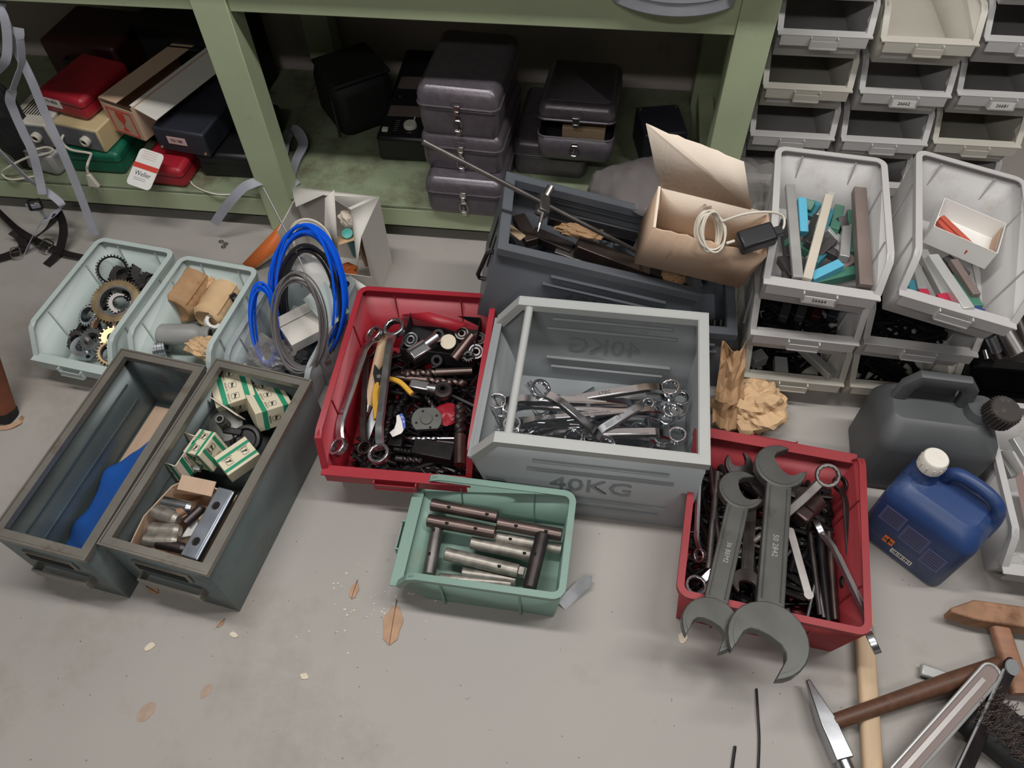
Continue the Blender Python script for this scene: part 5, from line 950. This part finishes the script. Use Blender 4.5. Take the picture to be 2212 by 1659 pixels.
for i, (lb, a, b, mt) in enumerate(BL): stick(lb, a, b, .345+.012*(i % 3), .345+.012*((i+1) % 3), .02, .018, mt, GA)
GB = 'tool bits in the tilted grey bin'
t = thing('card_box', 'small open white card box holding two red sticks', 'box', TR(P(2070, 520, .36), -24, -4, 6)); bw, bl_ = .128, .108
c = M().box((0, 0, .001), (bw, bl_, .0015)); [c.box((s*bw/2, 0, .022), (.0015, bl_, .044)) for s in (-1, 1)]; [c.box((0, s*bl_/2, .022), (bw, .0015, .044)) for s in (-1, 1)]; obj('body', c, 'white_paper', t); obj('inner_liner', M().box((bw/2-.003, .006, .02), (.001, bl_*.8, .036)), 'cardboard', t)
stick('long red stick in the white card box, upper one', (2032, 470), (2100, 535), .395, .385, .012, .012, 'red_stick', 'red sticks'); stick('red stick in the white card box, lower one', (2026, 478), (2092, 544), .39, .38, .014, .012, 'red_stick', 'red sticks')
stick('long bright square bar in the tilted bin', (2012, 556), (2090, 672), .37, .385, .022, .018, 'bit_white', GB)
stick('grey square bar left of the bright one', (1990, 545), (2048, 655), .355, .365, .02, .018, 'bit_grey', GB); stick('red tip of the grey bar in the tilted bin', (2030, 640), (2048, 668), .365, .365, .021, .019, 'bit_red', GB)
stick('grey stick at the left wall of the tilted bin', (1978, 580), (1992, 640), .345, .36, .018, .018, 'bit_grey', GB); stick('red tip at the left wall of the tilted bin', (1990, 630), (2000, 655), .36, .36, .019, .019, 'bit_red', GB)
stick('green stick at the right of the bright bar', (2060, 600), (2108, 668), .345, .36, .024, .02, 'bit_green', GB); stick('brown-tipped stick right of the green one', (2058, 565), (2108, 640), .36, .37, .016, .014, 'bit_brown', GB); stick('blue stick end at the front lip', (2095, 665), (2118, 680), .36, .365, .02, .016, 'blue_can', GB)
stick('dark stick under the white card box', (2040, 560), (2085, 600), .345, .345, .02, .02, 'bit_dark', GB); stick('teal stick in the left front of the tilted bin', (1965, 610), (1975, 650), .35, .355, .016, .016, 'bit_teal', GB)
# lower stack contents
stick('grey square bar poking over the lip of the lowest left bin', (1722, 742), (1797, 812), .10, .098, .02, .02, 'bit_grey', 'bits in the lower bins'); stick('white packet in the lowest left bin', (1672, 792), (1700, 795), .05, .05, .05, .02, 'bit_white', 'bits in the lower bins'); stick('grey block at the left of the lowest left bin', (1622, 780), (1650, 770), .06, .06, .03, .03, 'bit_grey', 'bits in the lower bins')
for i in range(4): stick(['dark red bar in the middle left bin', 'dark bar in the middle left bin', 'dark bar at the back of the middle left bin', 'blue-black bar in the middle left bin'][i], (1690+35*i, 690), (1700+35*i, 660), .19, .19, .02, .02, ['bit_dark', 'bit_dark', 'dark_red_case', 'navy_case'][i], 'bits in the lower bins')
for T, n, sd, lb in ((TR((.711, 1.275, 0)), 150, 81, 'dark scrap on the floor of the bin behind the jerrycan'), (TR((.70, 1.27, .1495), -3), 150, 82, 'dark scrap in the bin under the tilted one'), (TR((.477, 1.275, 0)), 120, 83, 'dark scrap in the lowest left bin'), (TR((.462, 1.272, .1495)), 120, 84, 'dark scrap in the middle left bin')):
    stuffpile(T, (-.085, -.125, .085, .14), .008, .035, n, sd, lb, mt='gun_black', lr=(.05, .1))
# steel tubes in the black bin
for i, (a, za, b, zb, r, mt) in enumerate([((2140, 728), .27, (2155, 760), .25, .011, 'satin_steel'), ((2170, 715), .28, (2200, 765), .26, .017, 'dull_steel'), ((2195, 690), .29, (2225, 760), .27, .014, 'dark_steel'), ((2150, 755), .24, (2160, 775), .23, .014, 'dark_steel'), ((2215, 690), .29, (2240, 750), .27, .014, 'dark_steel'), ((2128, 755), .23, (2134, 775), .22, .006, 'satin_steel')]):
    rod('steel_tube', ['bright thin tube in the black bin', 'dull thick steel tube in the black bin', 'dark tube behind the thick one in the black bin', 'dark tube low in the black bin', 'dark tube at the right edge of the black bin', 'thin bright rod at the left of the black bin'][i], P(*a, za), P(*b, zb), r, mt, 'tube', 'tubes in the black bin')
# right edge bin contents
t = thing('card_box', 'beige shallow box lying in the bin at the right edge', 'box', TR((.965, .835, .09), -4)); obj('body', M().box((0, 0, 0), (.12, .13, .03)), 'cardboard_pale', t, bevel=.002); obj('pink_side', M().box((-.0612, 0, .0), (.001, .13, .03)), 'pink_label', t); obj('pink_side', M().box((0, .0655, 0), (.12, .001, .03)), 'pink_label', t)
GE = 'bits in the right edge bin'
stick('pale bar standing at the back of the right edge bin', (2190, 945), (2230, 1010), .13, .11, .02, .016, 'bit_white', GE); stick('grey bar at the back left of the right edge bin', (2165, 975), (2195, 1030), .07, .06, .03, .016, 'bit_grey', GE); stick('pale block near the front lip of the right edge bin', (2180, 1205), (2200, 1235), .05, .05, .03, .02, 'bit_white', GE); stick('blue stick at the front lip of the right edge bin', (2195, 1225), (2230, 1230), .035, .035, .02, .02, 'bit_teal', GE); stick('dark bar left of the beige box', (2152, 1000), (2180, 1120), .04, .04, .02, .02, 'bit_dark', GE)
# ------------------------------------------------------------------ jerrycans
def loft(levels, n=6):
    m = M(); rows = []
    for W, D, r, z, ox, oy in levels: p = rrect(W, D, min(r, W*.49, D*.49), n); rows.append([(x+ox, y+oy, z) for x, y in p]); rows[-1].append(rows[-1][0])
    m.grid(rows); k = len(rows[0])-1; m.add(rows[0][:k], [tuple(reversed(range(k)))]); m.add(rows[-1][:k], [tuple(range(k))]); return m
t = thing('jerrycan', 'dusty blue plastic jerrycan with a white screw cap', 'jerrycan', TR((.702, .772, 0), -40), 'plastic jerrycans'); W, D = .185, .125
obj('body', loft([(W*.92, D*.9, .02, 0, 0, 0), (W, D, .026, .008, 0, 0), (W, D, .026, .15, 0, 0), (W*.97, D*.95, .026, .168, 0, 0), (W*.84, D*.72, .026, .186, -.004, .004), (W*.76, D*.56, .022, .192, -.006, .006)]), 'blue_can', t, ang=70)
obj('handle', M().tube(curve([(-.03, .03, .185), (-.022, .034, .212), (.0, .036, .222), (.045, .036, .22), (.072, .034, .206), (.082, .03, .175), (.083, .02, .14)], 6), [.013]*12+[.0125]*24+[.013], 12), 'blue_can', t, ang=70)
obj('rear_ridge', loft([(.06, .03, .012, .18, -.06, .03), (.05, .028, .012, .215, -.058, .03)]), 'blue_can', t, ang=60)
obj('neck', M().lathe([(.03, .18), (.026, .2), (.02, .208), (.02, .222)], 24, Matrix.Translation((-.06, .012, 0))), 'blue_can', t)
cp = M().lathe([(.0, .252), (.021, .252), (.0235, .249), (.0245, .222), (.022, .22)], 30); c = obj('cap', cp, 'cap_white', t, TR((-.06, .012, .0)))
for i in range(24): a = 2*PI*i/24; obj('cap_ridge', M().box((.0245*math.cos(a), .0245*math.sin(a), .232), (.0016, .0016, .018), None), 'cap_white', c) if i % 2 == 0 else None
for i, (x, z, w, h) in enumerate([(-.05, .12, .045, .05), (.002, .105, .05, .055), (.05, .085, .04, .055)]):
    l = obj('printed_label', M().box((x, -D/2-.0006, z), (w, .0006, h)), 'can_label', t)
    for k in range(6): obj('print_line', M().box((x, -D/2-.0012, z+h*.36-k*h*.14), (w*.8, .0003, .0016)), 'navy_case', l)
hz = obj('hazard_mark', M().box((-.03, -D/2-.0008, .05), (.022, .0006, .022)), 'orange_card', t); obj('cross', M().box((-.03, -D/2-.0014, .05), (.018, .0004, .003), None), 'black_print', hz); obj('cross', M().box((-.03, -D/2-.0014, .05), (.003, .0004, .018)), 'black_print', hz)
bc = obj('barcode_label', M().box((.006, -D/2-.0008, .03), (.045, .0006, .014)), 'white_paper', t)
for k in range(11): obj('bar', M().box((-.013+k*.0038, -D/2-.0014, .031), (.0012+.0006*(k % 3), .0003, .01)), 'black_print', bc)
t = thing('jerrycan', 'large black plastic jerrycan with ribbed black cap', 'jerrycan', TR((.722, .968, 0), -3), 'plastic jerrycans'); W, D = .232, .165
obj('body', loft([(W*.94, D*.92, .02, 0, 0, 0), (W, D, .028, .01, 0, 0), (W, D, .028, .15, 0, 0), (W*.97, D*.9, .03, .172, 0, 0), (W*.8, D*.62, .03, .2, -.006, .006), (W*.76, D*.5, .02, .204, -.006, .008)]), 'black_can', t, ang=28)
obj('handle', M().sweep([(-.088, .02, .16), (-.076, .024, .24), (-.058, .026, .262), (.024, .026, .262), (.038, .024, .245), (.044, .016, .17)], rrect(.03, .022, .007, 2), up=(0, 1, 0)), 'black_can', t, ang=40)
obj('rear_ridge', loft([(.1, .03, .01, .19, -.016, .05), (.08, .024, .01, .238, -.016, .045)]), 'black_can', t, ang=40)
obj('neck', loft([(.09, .1, .03, .14, .07, .0), (.062, .066, .026, .2, .07, .004), (.054, .054, .026, .222, .07, .006)]), 'black_can', t, ang=40)
c = obj('cap', M().lathe([(0, .262), (.027, .262), (.0295, .259), (.03, .224), (.027, .22)], 30), 'cap_black', t, TR((.062, .012, -.006), 0, 6, 8))
for i in range(26): a = 2*PI*i/26; obj('cap_ridge', M().box((.0302*math.cos(a), .0302*math.sin(a), .242), (.003, .003, .03)), 'cap_black', c)
# ------------------------------------------------------------------ hammers and bars at lower right
t = thing('hammer', 'hammer with pale wooden handle running under the red bin', 'hammer', frame(P(1868, 1372, .022), P(1888, 1720, .02))); L = (P(1868, 1372, .022)-P(1888, 1720, .02)).length
obj('handle', M().sweep([(-.05, 0, 0), (.05, 0, 0), (L*.5, 0, 0), (L, 0, 0)], rrect(.034, .024, .009, 3)), 'wood_pale', t); obj('head', M().box((L+.02, 0, 0), (.03, .1, .03)), 'dull_steel', t, bevel=.003)
hp, hq = P(1744, 1469, .03), P(1842, 1690, .035); F = frame(hp, hq); L = (hq-hp).length
t = thing('hammer', 'cross-pein hammer with worn steel head and dark wooden handle', 'hammer', F)
obj('head', M().add([(0, -.004, -.004), (0, .004, -.004), (0, .004, .004), (0, -.004, .004), (L*.42, -.015, -.014), (L*.42, .015, -.014), (L*.42, .015, .014), (L*.42, -.015, .014), (L*.8, -.016, -.015), (L*.8, .016, -.015), (L*.8, .016, .015), (L*.8, -.016, .015)],
    [(3, 2, 1, 0), (0, 1, 5, 4), (1, 2, 6, 5), (2, 3, 7, 6), (3, 0, 4, 7), (4, 5, 9, 8), (5, 6, 10, 9), (6, 7, 11, 10), (7, 4, 8, 11), (8, 9, 10, 11)]), 'satin_steel', t, bevel=.002)
obj('poll', M().cyl((L*.8, 0, 0), (L*1.05, 0, 0), .013, .014, n=16), 'satin_steel', t)
ha, hb_ = F.inverted()@P(1800, 1560, .034), F.inverted()@P(2160, 1436, .04); obj('handle', M().tube([ha, ha.lerp(hb_, .3), ha.lerp(hb_, .7), hb_], [.0135, .0145, .0165, .0155], 14), 'wood_brown', t)
F = frame(P(2040, 1316, .035), P(2240, 1345, .035)); L = .2; t = thing('hammer', 'rusty hammer head with wooden handle at the right edge', 'hammer', F)
obj('head', M().add([(0, -.02, -.004), (0, .004, -.02), (0, .02, .004), (0, -.004, .02), (.05, -.02, -.02), (.05, .02, -.02), (.05, .02, .02), (.05, -.02, .02), (L, -.021, -.02), (L, .021, -.02), (L, .021, .02), (L, -.021, .02)][4:]+[(.004, -.012, -.018), (.004, -.004, -.018), (.004, -.002, .016), (.004, -.01, .016)], [(8, 9, 1, 0), (9, 10, 2, 1), (10, 11, 3, 2), (11, 8, 0, 3), (0, 1, 5, 4), (1, 2, 6, 5), (2, 3, 7, 6), (3, 0, 4, 7), (4, 5, 6, 7), (11, 10, 9, 8)]), 'rust', t, bevel=.003)
a, b = F.inverted()@P(2158, 1355, .03), F.inverted()@P(2205, 1500, .025); obj('handle', M().sweep([a, b], rrect(.034, .024, .008, 3)), 'wood_rust', t)
p, q = P(2150, 1442, .07), P(1930, 1690, .06); F = frame(p, q); L = (p-q).length; t = thing('steel_channel', 'long steel channel bar with a rounded end, lower right', 'bar', F)
obj('web', M().prism(rrect(L, .032, .014), -.003, .001), 'bit_brown', t, TR((L/2, 0, 0))); obj('flange', M().tube([(x+L/2, y, .002) for x, y in rrect(L, .032, .0155)], .003, 8, closed=True), 'bit_grey', t); obj('centre_rib', M().box((L/2+.02, -.002, .002), (L*.9, .008, .004)), 'dull_steel', t)
p, q = P(2188, 1425, .07), P(2075, 1680, .05); F = frame(p, q, (.5, 0, 1)); L = (p-q).length; t = thing('flat_lever', 'long dark grey lever with rounded flat tip, lower right', 'lever', F)
obj('blade', M().prism([(0, -.008), (.012, -.013), (.04, -.009), (L, -.014), (L, .014), (.04, .012), (.012, .014), (0, .01)], -.004, .004), 'dark_steel', t, bevel=.0015); obj('tip', M().prism(circ(.014, 20), .004, .007), 'grey_steel_paint', t, TR((.016, 0, 0))); obj('edge', M().tube([(.03, -.012, .004), (L, -.015, .004)], .002, 6), 'grey_steel_paint', t)
single('steel_stub', M().box((0, 0, 0), (.06, .022, .012)), 'bit_grey', 'end of a grey steel bar under the dark hammer handle', 'bar', frame(P(2000, 1450, .012), P(2060, 1470, .01))@Matrix.Translation((.02, 0, 0)), bevel=.003)
single('steel_stub', M().box((0, 0, 0), (.09, .02, .006)), 'dull_steel', 'thin bar behind the dark lever at the right edge', 'bar', frame(P(2195, 1470, .03), P(2240, 1500, .03)), bevel=.001)
t = thing('brush', 'dark bristly brush in the lower right corner', 'brush', TR(P(2165, 1610, .0), -40)); obj('head', M().box((0, 0, .03), (.16, .09, .05)), 'black_matte', t, bevel=.015)
bm = M(); rnd = random.Random(9)
for i in range(500): x, y = rnd.uniform(-.07, .07), rnd.uniform(-.035, .035); bm.cyl((x, y, .05), (x+rnd.uniform(-.012, .012), y+rnd.uniform(-.012, .012), .075+rnd.uniform(0, .012)), .0007, n=3)
o = obj('bristles', bm, 'bit_brown', t); o['kind'] = 'stuff'
single('wire', M().tube(curve([P(1634, 1488, .004), P(1637, 1540, .006), P(1640, 1600, .004), P(1637, 1680, .004)], 5), .0024, 8), 'gun_black', 'dark curved wire with bright tip on the floor', 'wire', None, 'floor wires')
single('wire', M().tube([P(1588, 1612, .004), P(1584, 1640, .004), P(1578, 1690, .004)], .0028, 8), 'gun_black', 'short dark wire end at the bottom of the picture', 'wire', None, 'floor wires')
# ------------------------------------------------------------------ stool leg at the left edge
a, b = P(8, 893, .012), P(-78, 640, .3); b = a+(b-a)*2.2; F = frame(a, b); L = (b-a).length
t = thing('wooden_post', 'reddish brown wooden post standing at the left edge', 'post', F); obj('shaft', M().sweep([(0, 0, 0), (.06, 0, 0), (L, 0, 0)], rrect(.05, .045, .012, 3)), 'wood_red', t); obj('worn_foot', M().sweep([(-.012, 0, 0), (.012, 0, 0)], rrect(.053, .048, .012, 3)), 'black_matte', t)
single('shaving', M().ribbon(curve([P(0, 925, .003), P(20, 922, .004), P(40, 912, .006), P(50, 900, .005)], 4), .012, .001, (0, 1, .2)), 'leaf', 'brown wood sliver beside the wooden post', 'sliver')
# ------------------------------------------------------------------ floor litter
def leaf(label, u, v, s, rz):
    t = thing('dry_leaf', label, 'leaf', TR(P(u, v, .002), rz), 'dry leaves'); o = []
    for i in range(24): a = 2*PI*i/24; o.append((s*.48*math.cos(a)*(1+.12*math.sin(5*a)), s*math.sin(a)*(1+.06*math.sin(7*a))))
    obj('blade', M().prism(o, 0, .001), 'leaf', t); obj('stalk', M().tube([(0, -s, .001), (0, s*1.35, .0015)], .0008, 5), 'wood_brown', t)
leaf('curled dry leaf on the floor in front of the mint bin', 848, 1350, .038, 3); leaf('small narrow dry leaf left of the mint bin', 765, 1276, .017, -4); leaf('tiny dry leaf scrap in front of the steel trays', 476, 1347, .009, -30); leaf('dry leaf scrap under the steel tray corners', 330, 1275, .014, 70)
rnd = random.Random(4); m = M()
for i in range(55):
    u, v = rnd.gauss(790, 60), rnd.gauss(1315, 38); p = P(u, v, .001); s = rnd.uniform(.0008, .0022); m.prism([(p.x+x, p.y+y) for x, y in splat(s, i, 6, 1.4, .3)], .0004, .0014)
o = obj('wood_crumbs', m, 'chip'); o['kind'] = 'stuff'; o['label'] = 'scatter of tiny pale crumbs on the floor'; o['category'] = 'crumbs'
for i, (u, v, s, lb) in enumerate([(658, 1461, .006, 'white chip lying alone on the floor'), (325, 1397, .007, 'cream chip on the floor in front of the steel trays'), (1475, 1378, .009, 'yellowish chip under the big spanner jaw'), (1116, 1312, .007, 'white smear of plaster in front of the mint bin'), (505, 1372, .006, 'tan chip right of the steel trays')]):
    single('chip', M().prism(splat(s, 40+i, 9, 1.5, .25), 0, .002), 'chip', lb, 'chip', TR(P(u, v, .0005), 40*i), 'floor chips')
t = thing('swarf', 'curl of dark metal swarf on the floor near the bench', 'swarf', TR(P(488, 528, .002))); [obj('curl', M().tube([(x+.006*math.cos(a), y+.004*math.sin(a), .003) for a in [k*.5 for k in range(13)]], .0011, 5), 'gun_black', t) for x, y in ((-.016, .008), (0, 0), (-.002, -.012))]
rnd = random.Random(8); m = M()
for i in range(80):
    p = P(rnd.uniform(0, 2000), rnd.uniform(1150, 1659), 0); s = rnd.uniform(.0005, .0013); m.prism([(p.x+x, p.y+y) for x, y in splat(s, i, 5, 1.3, .4)], .0002, .001)
o = obj('grit', m, 'bit_brown'); o['kind'] = 'stuff'; o['label'] = 'fine dark grit strewn over the floor'; o['category'] = 'grit'
